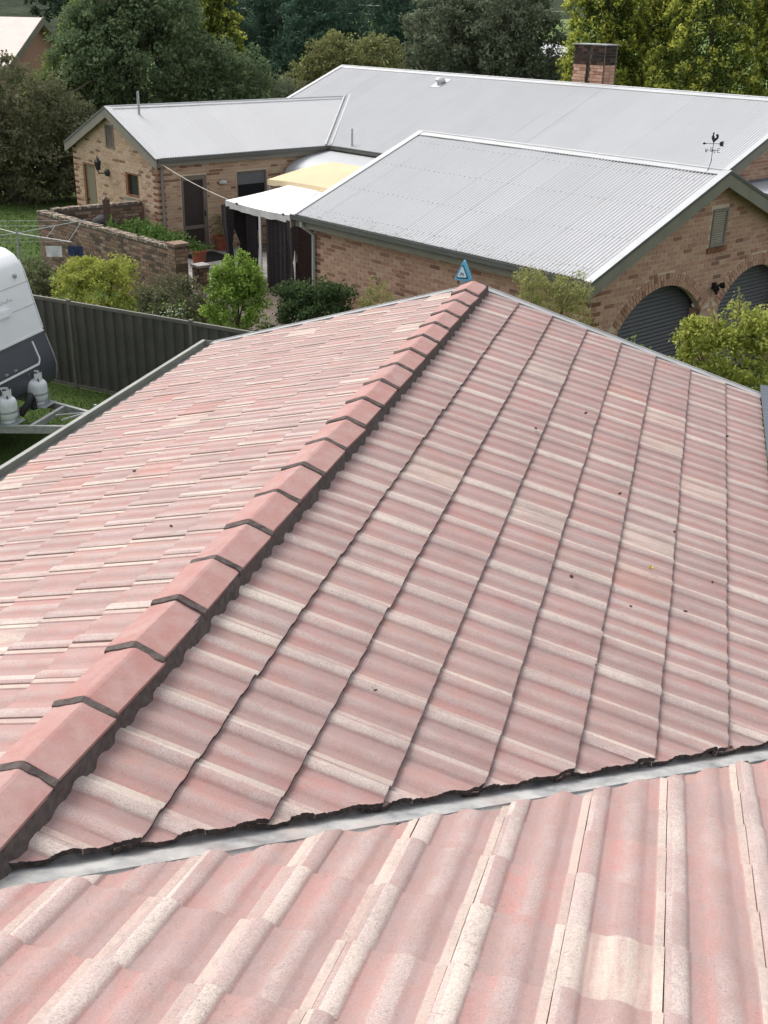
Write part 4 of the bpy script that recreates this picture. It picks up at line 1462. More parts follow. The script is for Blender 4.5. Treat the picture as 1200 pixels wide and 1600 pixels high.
mb = MB(); mb.box((a + .05, -.066, d - .38), (b - .05, -.06, d - .05), fs_); mb.build('blind', MT['blind'], wd_)
mb = MB(); mb.tube([fs_(.12, .05, wze - .1), fs_(.12, .05, GZ + .03)], .045, 10); mb.build('downpipe', MT['trim'], hs, smooth=50)
# door, window, vent on the wing's gable
fg_ = lambda x, y, z: N(wg1 - x, wgB - y, z)
a, b, c, d = rects_g['door']
mb = MB()
for lo_, hi_ in (((a, -.1, c), (a + .10, .0, d)), ((b - .05, -.1, c), (b, .0, d)), ((a + .1, -.1, d - .06), (b - .05, .0, d))): mb.box(lo_, hi_, fg_)
dr = mb.build('door', MT['timber'], hs)
mb = MB(); mb.box((a + .10, -.085, c + .03), (b - .05, -.045, d - .06), fg_); mb.build('door_leaf', MT['doorpanel'], dr)
mb = MB(); mb.lathe(fg_(a + .17, -.02, -3.0), [(.01, -.03), (.03, -.015), (.03, .015), (.01, .03)], 10); mb.build('handle', MT['iron'], dr)
a, b, c, d = rects_g['window']
mb = MB()
for lo_, hi_ in (((a, -.1, c), (a + .13, .005, d)), ((b - .05, -.1, c), (b, .005, d)), ((a + .13, -.1, d - .05), (b - .05, .005, d)), ((a + .13, -.1, c), (b - .05, .012, c + .06))): mb.box(lo_, hi_, fg_)
wd_ = mb.build('window', MT['timber'], hs)
mb = MB(); mb.box((a + .13, -.08, c + .06), (b - .05, -.06, d - .05), fg_); mb.build('pane', MT['glass'], wd_)
mb = MB(); mb.box((a - .04, .008, c - .16), (b + .04, .05, c - .02), fg_); mb.build('sill', MT['trim'], wd_)
a, b, c, d = rects_g['vent']
mb = MB()
for lo_, hi_ in (((a, -.05, c), (a + .05, .02, d)), ((b - .05, -.05, c), (b, .02, d)), ((a + .05, -.05, d - .05), (b - .05, .02, d)), ((a + .05, -.05, c), (b - .05, .02, c + .05)), ((a + .05, -.09, c + .05), (b - .05, -.06, d - .05))): mb.box(lo_, hi_, fg_)
vn = mb.build('gable_vent', MT['doorframe'], hs)
for i in range(12):
    z = c + .07 + (d - c - .14) * i / 11
    mb = MB(); P = [(a + .052, .012, z - .012), (b - .052, .012, z - .012), (b - .052, -.03, z + .02), (a + .052, -.03, z + .02)]
    mb.hexa([fg_(*p) for p in P] + [fg_(p[0], p[1], p[2] + .008) for p in P]); mb.build('louvre_slat', MT['doorframe'], vn)
# chimney
ch0, ch1, cB0, cB1 = 18.10, 19.20, 26.1, 26.68
mb = MB()
cmid = (ch0 + ch1) / 2
for (x0, x1) in ((ch0, cmid - .07), (cmid + .07, ch1)):
    mb.hexa([N(x0, cB0 + .005, .1), N(x1, cB0 + .005, .1), N(x1, cB1, .1), N(x0, cB1, .1), N(x0, cB0 + .005, 1.58), N(x1, cB0 + .005, 1.58), N(x1, cB1, 1.58), N(x0, cB1, 1.58)])
mb.hexa([N(cmid - .07, cB0 + .08, .1), N(cmid + .07, cB0 + .08, .1), N(cmid + .07, cB1 - .05, .1), N(cmid - .07, cB1 - .05, .1), N(cmid - .07, cB0 + .08, 1.55), N(cmid + .07, cB0 + .08, 1.55), N(cmid + .07, cB1 - .05, 1.55), N(cmid - .07, cB1 - .05, 1.55)])
chm = mb.build('chimney', MT['mortar_old'], hs)
mb = MB()
for r_ in range(17):
    z = .12 + r_ * .086
    for (x0, x1) in ((ch0, cmid - .07), (cmid + .07, ch1)):
        k = 3 if r_ % 2 else 2.5
        t = x0 - (0.0 if r_ % 2 else .11)
        while t < x1 - .03:
            p, q = max(t, x0) + .004, min(t + .22, x1) - .004
            t += .22
            if q - p < .04: continue
            mb.cur = random.random(); mb.mat = 1 if z > 1.03 else 0
            pr_ = -.008 if r_ not in (6, 7, 11) else -.03
            mb.hexa([N(p, cB0 + pr_, z), N(q, cB0 + pr_, z), N(q, cB0 + .05, z), N(p, cB0 + .05, z), N(p, cB0 + pr_, z + .076), N(q, cB0 + pr_, z + .076), N(q, cB0 + .05, z + .076), N(p, cB0 + .05, z + .076)])
    for q0 in (cB0 + .06, cB0 + .30):
        mb.cur = random.random(); mb.mat = 1 if z > 1.03 else 0
        mb.hexa([N(ch0 - .008, q0, z), N(ch0 + .03, q0, z), N(ch0 + .03, q0 + .22, z), N(ch0 - .008, q0 + .22, z), N(ch0 - .008, q0, z + .076), N(ch0 + .03, q0, z + .076), N(ch0 + .03, q0 + .22, z + .076), N(ch0 - .008, q0 + .22, z + .076)])
o = mb.build('brickwork', [MT['brick'], MT['soot']], chm); o['kind'] = 'stuff'
mb = MB(); mb.hexa([N(ch0 - .03, cB0 - .03, 1.582), N(ch1 + .03, cB0 - .03, 1.582), N(ch1 + .03, cB1 + .03, 1.582), N(ch0 - .03, cB1 + .03, 1.582), N(ch0 - .03, cB0 - .03, 1.61), N(ch1 + .03, cB0 - .03, 1.61), N(ch1 + .03, cB1 + .03, 1.61), N(ch0 - .03, cB1 + .03, 1.61)])
mb.build('flue_cap', MT['verge'], chm)
# roof vents and flue pipes
mv = N(23.8, 25.25, mzr - ms * .65)
mb = MB(); mb.lathe(mv + ZX * -.03, [(.11, 0), (.11, .10), (.16, .10), (.17, .15), (.13, .21), (.05, .235)], 16); mb.build('roof_vent', MT['flash'], hs, smooth=40)
pv = N(23.45, 21.33, mze + .05)
mb = MB(); mb.tube([pv - ZX * .1, pv + ZX * .50], .032, 10); mb.build('flue_pipe', MT['galv'], hs, smooth=50)
pv = N(26.45, 15.95, wzr - ws * .45)
mb = MB(); mb.tube([pv - ZX * .1, pv + ZX * .62], .035, 10); mb.build('flue_pipe', MT['galv'], hs, smooth=50)
mb = MB(); mb.hexa([N(23.6, 25.0, mzr - ms * .9 + .012), N(24.0, 25.0, mzr - ms * .9 + .012), N(24.0, 25.55, mzr - ms * .35 + .012), N(23.6, 25.55, mzr - ms * .35 + .012)] + [p + ZX * .006 for p in (N(23.6, 25.0, mzr - ms * .9 + .012), N(24.0, 25.0, mzr - ms * .9 + .012), N(24.0, 25.55, mzr - ms * .35 + .012), N(23.6, 25.55, mzr - ms * .35 + .012))])
mb.build('vent_flashing', MT['zinc_old'], hs)

# wall lamps
lt = thing('coach_lantern', 'dark coach lantern on an arm between door and window of the brick gable', 'wall lamp', fg_(wg1 - 27.35, 0, -1.95))
lc_ = Vector(fg_(wg1 - 27.42, .24, -1.86))
mb = MB(); mb.lathe(lc_, [(.03, -.17), (.07, -.13), (.115, .06), (.12, .07), (.07, .13), (.02, .19), (.008, .24)], 6); mb.build('lantern_body', MT['iron'], lt)
mb = MB(); mb.lathe(lc_, [(.055, -.12), (.098, .055)], 6); mb.build('lantern_glass', MT['lamp_glass'], lt)
mb = MB(); mb.tube([lc_ - ZX * .17, lc_ + Vector((0, 0, -.25)), Vector(fg_(wg1 - 27.30, .06, -2.10)), Vector(fg_(wg1 - 27.28, .0, -2.08))], .02, 8); mb.lathe(Vector(fg_(wg1 - 27.24, .04, -2.1)), [(.05, -.08), (.09, -.04), (.09, .06), (.04, .1)], 10); mb.build('bracket', MT['iron'], lt)
bh = thing('bulkhead_light', 'oval frosted bulkhead light on brick wall beside the screen door', 'wall lamp', fs_(17.38 - sB0, .02, -2.2))
bc = Vector(fs_(17.38 - sB0, .0, -2.2))
mb = MB(); mb.lathe(bc + ZX * -.05 - AX * .05, [(.05, 0), (.12, .02), (.13, .06), (.10, .09), (.04, .11)], 14); mb.build('lamp_glass', MT['lamp_glass'], bh, smooth=40)
mb = MB(); mb.box((17.28 - sB0, .0, -2.27), (17.48 - sB0, .04, -2.13), fs_); mb.build('base_plate', MT['trim'], bh)

# ------------------------------------------------------------------ courtyard: patio, old brick walls, gazebos, pots
m = MB(); m.hexa([N(16.2, 12.7, GZ), N(24.5, 12.7, GZ), N(24.5, 21.4, GZ), N(16.2, 21.4, GZ), N(16.2, 12.7, GZ + .07), N(24.5, 12.7, GZ + .07), N(24.5, 21.4, GZ + .07), N(16.2, 21.4, GZ + .07)])
pat = m.build('patio', MT['mortar_old']); tag(pat, kind='structure')
pm = {}
for i in range(20):
    for j in range(17):
        A_, B_ = 16.25 + i * .41, 12.78 + j * .41 + (0.2 if i % 2 else 0)
        if A_ > 24.1 or B_ > 17.8: continue
        px, py, dz = project(N(A_, B_, GZ))
        if not (230 < px < 470 and 370 < py < 460): continue
        if 'p' not in pm:
            q = MB(); q.box((0, 0, 0), (.40, .40, .018)); pm['p'] = q.mesh('paver', MT['paver'])
        m4 = Matrix.Identity(4)
        for k in range(3): m4[k][0], m4[k][1], m4[k][3] = -AX[k], BX[k], N(A_ + .4, B_, GZ + .07 + random.uniform(0, .006))[k]
        put_mesh('paver', pm['p'], pat, world=m4)


def old_wall(label, A0, B0, A1, B1, zt, cat='wall', faces=(1,)):
    P, Q = N(A0, B0, 0), N(A1, B1, 0)
    d = (Q - P).normalized(); n = ZX.cross(d); L = (Q - P).length
    t = thing('brick_garden_wall', label, cat, (P + Q) / 2 + ZX * GZ, 'old brick courtyard walls')
    mb = MB()
    mb.hexa([P - n * .11 + ZX * GZ, Q - n * .11 + ZX * GZ, Q + n * .11 + ZX * GZ, P + n * .11 + ZX * GZ, P - n * .11 + ZX * (zt - .07), Q - n * .11 + ZX * (zt - .07), Q + n * .11 + ZX * (zt - .07), P + n * .11 + ZX * (zt - .07)])
    mb.build('core', MT['mortar_old'], t)
    lst = []
    for sg in (-1, 1):
        nn_ = n * sg
        # x axis so that frame is right-handed (x, into wall, up)
        dd = nn_.cross(ZX) * -1
        o_ = (P if dd.dot(d) > 0 else Q) + nn_ * .112
        lst += lay_bricks(o_, dd, nn_, L, GZ, zt - .06, lambda x, z: True)
    place_bricks(t, lst, (MT['brick_old'], MT['brick_dark']), 0)
    k = int(L / .118)
    mb = MB()
    for i in range(k):
        c = P + d * ((i + .5) * L / k); w = L / k / 2 - .004
        zz = zt + random.gauss(0, .006); ex = .125 + random.gauss(0, .004)
        mb.cur = random.random()
        mb.hexa([c - d * w - n * ex + ZX * (zt - .068), c + d * w - n * ex + ZX * (zt - .068), c + d * w + n * ex + ZX * (zt - .068), c - d * w + n * ex + ZX * (zt - .068),
                 c - d * w - n * ex + ZX * zz, c + d * w - n * ex + ZX * zz, c + d * w + n * ex + ZX * zz, c - d * w + n * ex + ZX * zz])
    o = mb.build('coping_brickwork', MT['coping'], t); o['kind'] = 'stuff'
    return t


old_wall('mossy brown brick courtyard wall with lichened top nearest the shrubs', 25.6, 12.30, 19.45, 12.55, -2.66)
old_wall('shorter old brick courtyard wall running back to the gable', 25.55, 12.58, 25.45, 15.22, -2.64)
# end pier of the front wall
t = thing('brick_pier', 'square brick pier ending the mossy courtyard wall', 'pier', N(19.28, 12.55, GZ))
mb = MB(); mb.hexa([N(19.12, 12.40, GZ), N(19.44, 12.40, GZ), N(19.44, 12.72, GZ), N(19.12, 12.72, GZ), N(19.12, 12.40, -2.63), N(19.44, 12.40, -2.63), N(19.44, 12.72, -2.63), N(19.12, 12.72, -2.63)]); mb.build('core', MT['mortar_old'], t)
lst = lay_bricks(N(19.44, 12.395, 0), -AX, -BX, .32, GZ, -2.63, lambda x, z: True) + lay_bricks(N(19.115, 12.40, 0), BX, -AX, .32, GZ, -2.63, lambda x, z: True)
place_bricks(t, lst, (MT['brick_old'], MT['brick_dark']), 0)
mb = MB(); mb.hexa([N(19.08, 12.36, -2.625), N(19.48, 12.36, -2.625), N(19.48, 12.76, -2.625), N(19.08, 12.76, -2.625), N(19.08, 12.36, -2.56), N(19.48, 12.36, -2.56), N(19.48, 12.76, -2.56), N(19.08, 12.76, -2.56)]); mb.build('pier_cap', MT['brick_old'], t)
t = thing('brick_pier', 'low brick pier standing beside the patio mat', 'pier', N(20.6, 14.0, GZ))
lst = lay_bricks(N(20.75, 13.85, 0), -AX, -BX, .3, GZ, -3.5, lambda x, z: True) + lay_bricks(N(20.45, 13.85, 0), BX, -AX, .3, GZ, -3.5, lambda x, z: True)
mb = MB(); mb.hexa([N(20.455, 13.855, GZ), N(20.745, 13.855, GZ), N(20.745, 14.15, GZ), N(20.455, 14.15, GZ), N(20.455, 13.855, -3.5), N(20.745, 13.855, -3.5), N(20.745, 14.15, -3.5), N(20.455, 14.15, -3.5)]); mb.build('core', MT['mortar_old'], t)
place_bricks(t, lst, (MT['brick_old'], MT['brick_dark']), 0)
mb = MB(); mb.hexa([N(20.42, 13.82, -3.52), N(20.78, 13.82, -3.52), N(20.78, 14.18, -3.52), N(20.42, 14.18, -3.52), N(20.42, 13.82, -3.46), N(20.78, 13.82, -3.46), N(20.78, 14.18, -3.46), N(20.42, 14.18, -3.46)]); mb.build('pier_cap', MT['paver'], t)

pp = N(23.2, 12.95, 0)
t = thing('timber_post', 'dark timber post with pale pointed cap behind the mossy wall', 'post', (pp.x, pp.y, GZ))
mb = MB(); mb.bar((pp.x, pp.y, GZ), (pp.x, pp.y, -2.14), .13, .13); mb.build('shaft', MT['post'], t)
mb = MB(); mb.lathe((pp.x, pp.y, -2.14), [(.10, 0), (.105, .025), (.02, .09)], 4); mb.build('cap', MT['coping'], t)
kp = N(23.9, 13.2, 0)
t = thing('kettle_barbecue', 'black domed kettle barbecue showing over the mossy brick wall', 'barbecue', (kp.x, kp.y, GZ))
mb = MB(); mb.lathe((kp.x, kp.y, -2.98), [(.30, 0), (.34, .02), (.33, .12), (.26, .24), (.14, .32), (.04, .35)], 20); mb.build('lid', MT['black'], t, smooth=40)
mb = MB(); mb.lathe((kp.x, kp.y, -3.30), [(.10, 0), (.24, .08), (.33, .22), (.34, .31)], 20); mb.build('bowl', MT['black'], t, smooth=40)
mb = MB(); mb.tube([(kp.x - .03, kp.y, -2.60), (kp.x, kp.y, -2.57), (kp.x + .03, kp.y, -2.60)], .012, 6); mb.build('handle', MT['iron'], t)
for k in range(3):
    an = k * 2.1
    mb = MB(); mb.tube([(kp.x + .2 * math.cos(an), kp.y + .2 * math.sin(an), -3.2), (kp.x + .33 * math.cos(an), kp.y + .33 * math.sin(an), GZ + .07)], .013, 6); mb.build('leg', MT['iron'], t)


def canopy(t, corners, peak, drop, matc, matv, sag=0.05, nseg=8, name='canopy'):
    """four sagging faces from eave corners up to the peak (peak = one or two points)"""
    mb = MB()
    pk = [Vector(p) for p in peak]
    C4 = [Vector(c) for c in corners]
    for i in range(4):
        a, b = C4[i], C4[(i + 1) % 4]
        top = (pk[0], pk[0]) if len(pk) == 1 else ((pk[0], pk[1]) if i == 0 else (pk[1], pk[1]) if i == 1 else (pk[1], pk[0]) if i == 2 else (pk[0], pk[0]))
        vs = []; fs = []
        for r_ in range(nseg + 1):
            v = r_ / nseg
            for c_ in range(nseg + 1):
                u = c_ / nseg
                p = a.lerp(b, u).lerp(top[0].lerp(top[1], u), v)
                p = p - ZX * (sag * math.sin(math.pi * u) * (1 - v) ** 2 + sag * 1.2 * math.sin(math.pi * v) * (0.4 + .6 * math.sin(math.pi * u)))
                vs.append(p)
        k = nseg + 1
        for r_ in range(nseg):
            for c_ in range(nseg): fs.append((r_ * k + c_, r_ * k + c_ + 1, (r_ + 1) * k + c_ + 1, (r_ + 1) * k + c_))
        mb.add(vs, fs)
    cn = mb.build(name, matc, t, smooth=30)
    mb = MB()
    for i in range(4):
        a, b = C4[i], C4[(i + 1) % 4]
        vs = []; fs = []
        for c_ in range(17):
            u = c_ / 16
            p = a.lerp(b, u) - ZX * (sag * math.sin(math.pi * u)) + ZX * .003
            q = p - ZX * (drop + .012 * math.sin(u * 31))
            q += (b - a).cross(ZX).normalized() * (.015 * math.sin(u * 22))
            vs += [p, q]
        for c_ in range(16): fs.append((2 * c_, 2 * c_ + 1, 2 * c_ + 3, 2 * c_ + 2))
        mb.add(vs, fs)
    mb.build('valance', matv, cn, smooth=60)
    return cn


wg = thing('white_gazebo', 'white canvas gazebo with dark net curtains beside the garage downpipe', 'gazebo', N(19.5, 16.1, GZ + .07))
ez = -2.05
gc = [N(20.95, 15.05, ez), N(18.15, 15.05, ez), N(18.15, 17.75, ez), N(20.95, 17.75, ez)]
canopy(wg, gc, [N(20.1, 16.4, ez + .36), N(19.0, 16.4, ez + .36)], .17, MT['canvas'], MT['valance'], .04)
for c_ in gc + [N(19.55, 15.05, ez)]:
    mb = MB(); cc = c_ + (N(19.55, 16.4, ez) - c_) * .03
    mb.bar((cc.x, cc.y, GZ + .07), (cc.x, cc.y, ez - .05), .055, .055); mb.build('post', MT['canvas'], wg)
for (A_, B_, wA, wB) in ((20.9, 15.1, .16, .16), (20.85, 15.6, .05, .45), (18.25, 15.1, .16, .12), (18.8, 17.7, .6, .04)):
    mb = MB(); vs = []; fs = []
    prof_ = [(1.0, -.02), (.9, -.5), (.45, -1.0), (.6, -1.3), (.8, -1.95)]
    nn_ = 18
    for f_, h_ in prof_:
        for j in range(nn_):
            t_ = 2 * math.pi * j / nn_; r_ = f_ * (1 + .18 * math.sin(5 * t_))
            vs.append(N(A_ + wA * r_ * math.cos(t_), B_ + wB * r_ * math.sin(t_), ez - .1 + h_))
    for i in range(len(prof_) - 1):
        for j in range(nn_): fs.append((i * nn_ + j, i * nn_ + (j + 1) % nn_, (i + 1) * nn_ + (j + 1) % nn_, (i + 1) * nn_ + j))
    mb.add(vs, fs); mb.build('net_curtain', MT['net'], wg, smooth=50)
for (A0_, B0_, A1_, B1_) in ((18.2, 17.66, 20.9, 17.66), (18.22, 15.2, 18.22, 17.6), (18.3, 15.14, 19.40, 15.14), (19.75, 15.14, 20.2, 15.14)):  # back and side netting, plus front sheets added to darken the shaded inside
    mb = MB(); vs = []; fs = []
    for i in range(25):
        u_ = i / 24; sw = .03 * math.sin(u_ * 40)
        p_ = N(A0_ + (A1_ - A0_) * u_ + (sw if A0_ == A1_ else 0), B0_ + (B1_ - B0_) * u_ + (0 if A0_ == A1_ else sw), 0)
        vs += [p_ + ZX * (ez - .12), p_ + ZX * (GZ + .12)]
    for i in range(24): fs.append((2 * i, 2 * i + 1, 2 * i + 3, 2 * i + 2))
    mb.add(vs, fs); mb.build('net_shade_panel', MT['net'], wg, smooth=60)
for (A_, B_) in ((20.35, 15.0), (18.45, 15.0)):
    mb = MB(); mb.bar(N(A_, B_ - .005, ez - .02), N(A_ + .05, B_ - .005, ez + .01), .04, .03); mb.build('strap', MT['black'], wg)
yg = thing('yellow_gazebo', 'yellow canvas gazebo rising behind the white gazebo', 'gazebo', N(19.3, 17.9, GZ + .07))
ez2 = -1.78
gc = [N(21.75, 16.95, ez2), N(17.6, 16.95, ez2), N(17.6, 19.3, ez2), N(21.75, 19.3, ez2)]
canopy(yg, gc, [N(20.2, 17.9, ez2 + .54), N(19.0, 18.0, ez2 + .54)], .14, MT['canvas_yellow'], MT['canvas_yellow'], -.07)
for c_ in gc:
    mb = MB(); cc = c_ + (N(19.6, 18.1, ez2) - c_) * .03
    mb.bar((cc.x, cc.y, GZ + .07), (cc.x, cc.y, ez2 - .05), .055, .055); mb.build('post', MT['galv'], yg)
# outdoor furniture under the white gazebo
tb = thing('patio_table', 'dark patio table in the shade of the white gazebo', 'table', N(19.2, 16.1, GZ + .07))
mb = MB(); mb.hexa([N(18.6, 15.7, -3.36), N(19.9, 15.7, -3.36), N(19.9, 16.5, -3.36), N(18.6, 16.5, -3.36), N(18.6, 15.7, -3.32), N(19.9, 15.7, -3.32), N(19.9, 16.5, -3.32), N(18.6, 16.5, -3.32)]); mb.build('table_top', MT['galv'], tb)
for (A_, B_) in ((18.68, 15.78), (19.82, 15.78), (19.82, 16.42), (18.68, 16.42)):
    mb = MB(); mb.bar(N(A_, B_, GZ + .07), N(A_, B_, -3.362), .05, .05); mb.build('leg', MT['iron'], tb)


def chair(label, A_, B_, sg):
    t = thing('patio_chair', label, 'chair', N(A_, B_, GZ + .07))
    f = lambda x, y, z: N(A_ + x, B_ + sg * y, GZ + .07 + z)
    for x in (-.22, .22):
        for y in (-.22, .22):
            mb = MB(); mb.bar(f(x, y, 0), f(x, y, .43 if y < 0 else .85), .03, .03); mb.build('leg', MT['galv'], t)
    mb = MB(); mb.box((-.25, -.25, .43), (.25, .25, .46), f); mb.build('seat', MT['black'], t)
    for z in (.55, .66, .77):
        mb = MB(); mb.box((-.21, .205, z), (.21, .225, z + .05), f); mb.build('back_slat', MT['canvas'], t)


chair('patio chair with pale slatted back behind the shaded table', 19.1, 17.0, 1)
# rope from the eave to the gazebo
P, Q = N(24.33, 15.3, -1.55), N(20.95, 15.1, -2.03)
mb = MB(); mb.tube([P.lerp(Q, t / 12) - ZX * (.05 * math.sin(math.pi * t / 12)) for t in range(13)], .009, 6)
tag(mb.build('guy_rope', MT['rope'], base=P), 'pale rope stretched from the wing eave to the white gazebo', 'rope')
mb = MB(); mb.hexa([N(23.1, 15.7, GZ + .096), N(24.2, 15.7, GZ + .096), N(24.2, 16.75, GZ + .096), N(23.1, 16.75, GZ + .096), N(23.1, 15.7, GZ + .112), N(24.2, 15.7, GZ + .112), N(24.2, 16.75, GZ + .112), N(23.1, 16.75, GZ + .112)])
tag(mb.build('door_mat', MT['black'], base=N(23.6, 16.2, GZ + .096)), 'dark mat lying on the patio outside the screen door', 'mat')

# ------------------------------------------------------------------ foliage helpers
def leaf_object(name, P, S, lc, mat, parent, up=0.0, asp=0.55):
    """many small leaf faces: P centres (n,3), S sizes, lc colour value 0..1"""
    n = len(P)
    d = rng.normal(size=(n, 3)); d[:, 2] += up
    d /= np.linalg.norm(d, axis=1)[:, None]
    e = rng.normal(size=(n, 3)); e -= (e * d).sum(1)[:, None] * d
    e /= np.linalg.norm(e, axis=1)[:, None]
    f = np.cross(d, e)
    S = np.asarray(S).reshape(-1, 1)
    V = np.stack([P - d * S * .5, P + e * S * asp * .5 + f * S * .06, P + d * S * .5, P - e * S * asp * .5 + f * S * .06], 1).reshape(-1, 3)
    V -= np.array(off(parent))
    me = bpy.data.meshes.new(name)
    me.vertices.add(4 * n); me.vertices.foreach_set('co', V.ravel())
    me.loops.add(4 * n); me.loops.foreach_set('vertex_index', np.arange(4 * n))
    me.polygons.add(n); me.polygons.foreach_set('loop_start', np.arange(0, 4 * n, 4)); me.polygons.foreach_set('loop_total', np.full(n, 4))
    me.materials.append(mat)
    a = me.attributes.new('rnd', 'FLOAT', 'POINT'); a.data.foreach_set('value', np.repeat(np.clip(lc, 0, 1), 4))
    me.update(); me.validate()
    return put_mesh(name, me, parent)


def lobe_points(lobes, n_cl, per, cr, shell=0.5, tipbias=0.0):
    """leaf centres in clumps spread through ellipsoid lobes"""
    vol = np.array([l[3] * l[4] * l[5] for l in lobes]) ** (2 / 3)
    pr_ = vol / vol.sum()
    idx = rng.choice(len(lobes), n_cl, p=pr_)
    L = np.array(lobes)[idx]
    d = rng.normal(size=(n_cl, 3)); d /= np.linalg.norm(d, axis=1)[:, None]
    r = shell + (1 - shell) * rng.random(n_cl) ** 0.6
    c = L[:, :3] + d * L[:, 3:6] * r[:, None]
    cv = rng.random(n_cl)
    o = rng.normal(size=(n_cl, per, 3)); o /= np.linalg.norm(o, axis=2)[:, :, None] + 1e-6
    rad = rng.random((n_cl, per)) ** 0.45
    o = o * rad[:, :, None] * cr * (0.6 + 0.8 * rng.random(n_cl))[:, None, None]
    o[:, :, 2] *= 0.75
    P = (c[:, None, :] + o).reshape(-1, 3)
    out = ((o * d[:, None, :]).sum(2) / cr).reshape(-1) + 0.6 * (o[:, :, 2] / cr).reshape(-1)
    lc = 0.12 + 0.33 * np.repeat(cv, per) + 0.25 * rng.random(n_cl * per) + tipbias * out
    return P, lc


def tree(name, label, cat, base, lobes, mat, n_cl, per, cr, leaf, trunk_r=0.22, group=None, shell=0.5, tip=0.15, up=0.0, asp=0.55, bare=0):
    t = thing(name, label, cat, base, group)
    b = Vector(base)
    top = max(lobes, key=lambda l: l[2])
    mb = MB()
    ax = Vector((top[0], top[1], top[2]))
    mid = b.lerp(ax, .5) + Vector((random.gauss(0, .15), random.gauss(0, .15), 0)) * trunk_r * 3
    mb.tube([b - ZX * .05, b + ZX * .25 * (ax.z - b.z), mid, ax], [trunk_r * 1.25, trunk_r, trunk_r * .7, trunk_r * .2], 9)
    for l in lobes:
        c = Vector(l[:3])
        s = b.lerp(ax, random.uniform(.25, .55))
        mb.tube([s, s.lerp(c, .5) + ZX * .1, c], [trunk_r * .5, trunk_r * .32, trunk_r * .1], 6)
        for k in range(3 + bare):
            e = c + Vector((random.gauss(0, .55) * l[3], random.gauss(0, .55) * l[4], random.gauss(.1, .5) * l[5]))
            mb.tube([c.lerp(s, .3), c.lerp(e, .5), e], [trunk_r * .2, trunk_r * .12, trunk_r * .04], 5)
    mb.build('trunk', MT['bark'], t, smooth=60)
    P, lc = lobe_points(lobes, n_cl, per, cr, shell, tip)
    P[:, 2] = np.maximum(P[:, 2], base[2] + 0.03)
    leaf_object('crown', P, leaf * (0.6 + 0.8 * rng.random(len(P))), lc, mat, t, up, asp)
    return t


# ------------------------------------------------------------------ fence
fp0, fp1 = Vector((-8.75, 15.04, 0)), Vector((-6.09, 14.46, 0))
fd = (fp1 - fp0).normalized(); fnn = ZX.cross(fd); FL = (fp1 - fp0).length
fence = thing('steel_fence', 'dark charcoal ribbed steel panel fence with grey posts and top rail', 'fence', fp0 + ZX * GZ)
FT = -2.50
for k in range(-3, 4):
    a = fp0 + fd * (FL * k)
    mb = MB(); mb.bar(a + ZX * GZ, a + ZX * (FT + .012), .065, .055, up=fnn); mb.build('post', MT['fence_trim'], fence)
    mb = MB(); mb.hexa([a + fd * -.036 - fnn * .036 + ZX * (FT + .012), a + fd * .036 - fnn * .036 + ZX * (FT + .012), a + fd * .036 + fnn * .036 + ZX * (FT + .012), a - fd * .036 + fnn * .036 + ZX * (FT + .012),
                        a + fd * -.03 - fnn * .03 + ZX * (FT + .03), a + fd * .03 - fnn * .03 + ZX * (FT + .03), a + fd * .03 + fnn * .03 + ZX * (FT + .03), a - fd * .03 + fnn * .03 + ZX * (FT + .03)]); mb.build('post_cap', MT['fence_trim'], fence)
    if k == 3: break
    b = a + fd * FL
    s0, s1 = a + fd * .034, b - fd * .034
    mb = MB(); mb.bar(s0 + ZX * (FT - .03), s1 + ZX * (FT - .03), .05, .06); mb.build('rail', MT['fence_trim'], fence)
    mb = MB(); mb.bar(s0 + ZX * (GZ + .06), s1 + ZX * (GZ + .06), .05, .055); mb.build('rail', MT['fence_trim'], fence)
    Lp = (s1 - s0).length; nr = 12; pw = Lp / nr
    # three sheets to a bay, each with four ribs
    for s_ in range(3):
        mb = MB(); vs = []; fs = []
        pts = []
        for r_ in range(4):
            x0 = (s_ * 4 + r_) * pw
            pts += [(x0, 0), (x0 + pw * .42, 0), (x0 + pw * .5, .026), (x0 + pw * .92, .026)]
        pts.append(((s_ * 4 + 4) * pw - .001, 0.0))
        for x_, dp in pts:
            q = s0 + fd * x_ + fnn * (dp - .013)
            vs += [q + ZX * (GZ + .075), q + ZX * (FT - .055)]
        for i in range(len(pts) - 1): fs.append((2 * i, 2 * i + 2, 2 * i + 3, 2 * i + 1))
        mb.add(vs, fs); mb.build('fence_panel', MT['fence'], fence, fix=False)

# ------------------------------------------------------------------ caravan with drawbar and gas bottles
van = thing('caravan', 'white caravan with charcoal lower front, trimmed front boot and drawbar', 'caravan', (-10.8, 12.13, GZ))
vy0, vy1 = 10.95, 13.30
vprof = [(-13.9, -1.22), (-8.95, -1.20), (-8.72, -1.24), (-8.58, -1.32), (-8.48, -1.46), (-8.20, -2.55), (-8.06, -2.96), (-8.03, -3.10), (-8.035, -3.22), (-8.07, -3.35), (-8.15, -3.42), (-8.28, -3.45), (-13.9, -3.45)]


def van_x(z):
    P = sorted([p for p in vprof if p[0] > -9], key=lambda p: p[1])
    for a, b in zip(P, P[1:]):
        if a[1] <= z <= b[1]:
            t = (z - a[1]) / (b[1] - a[1] + 1e-9)
            return a[0] + (b[0] - a[0]) * t
    return P[-1][0]


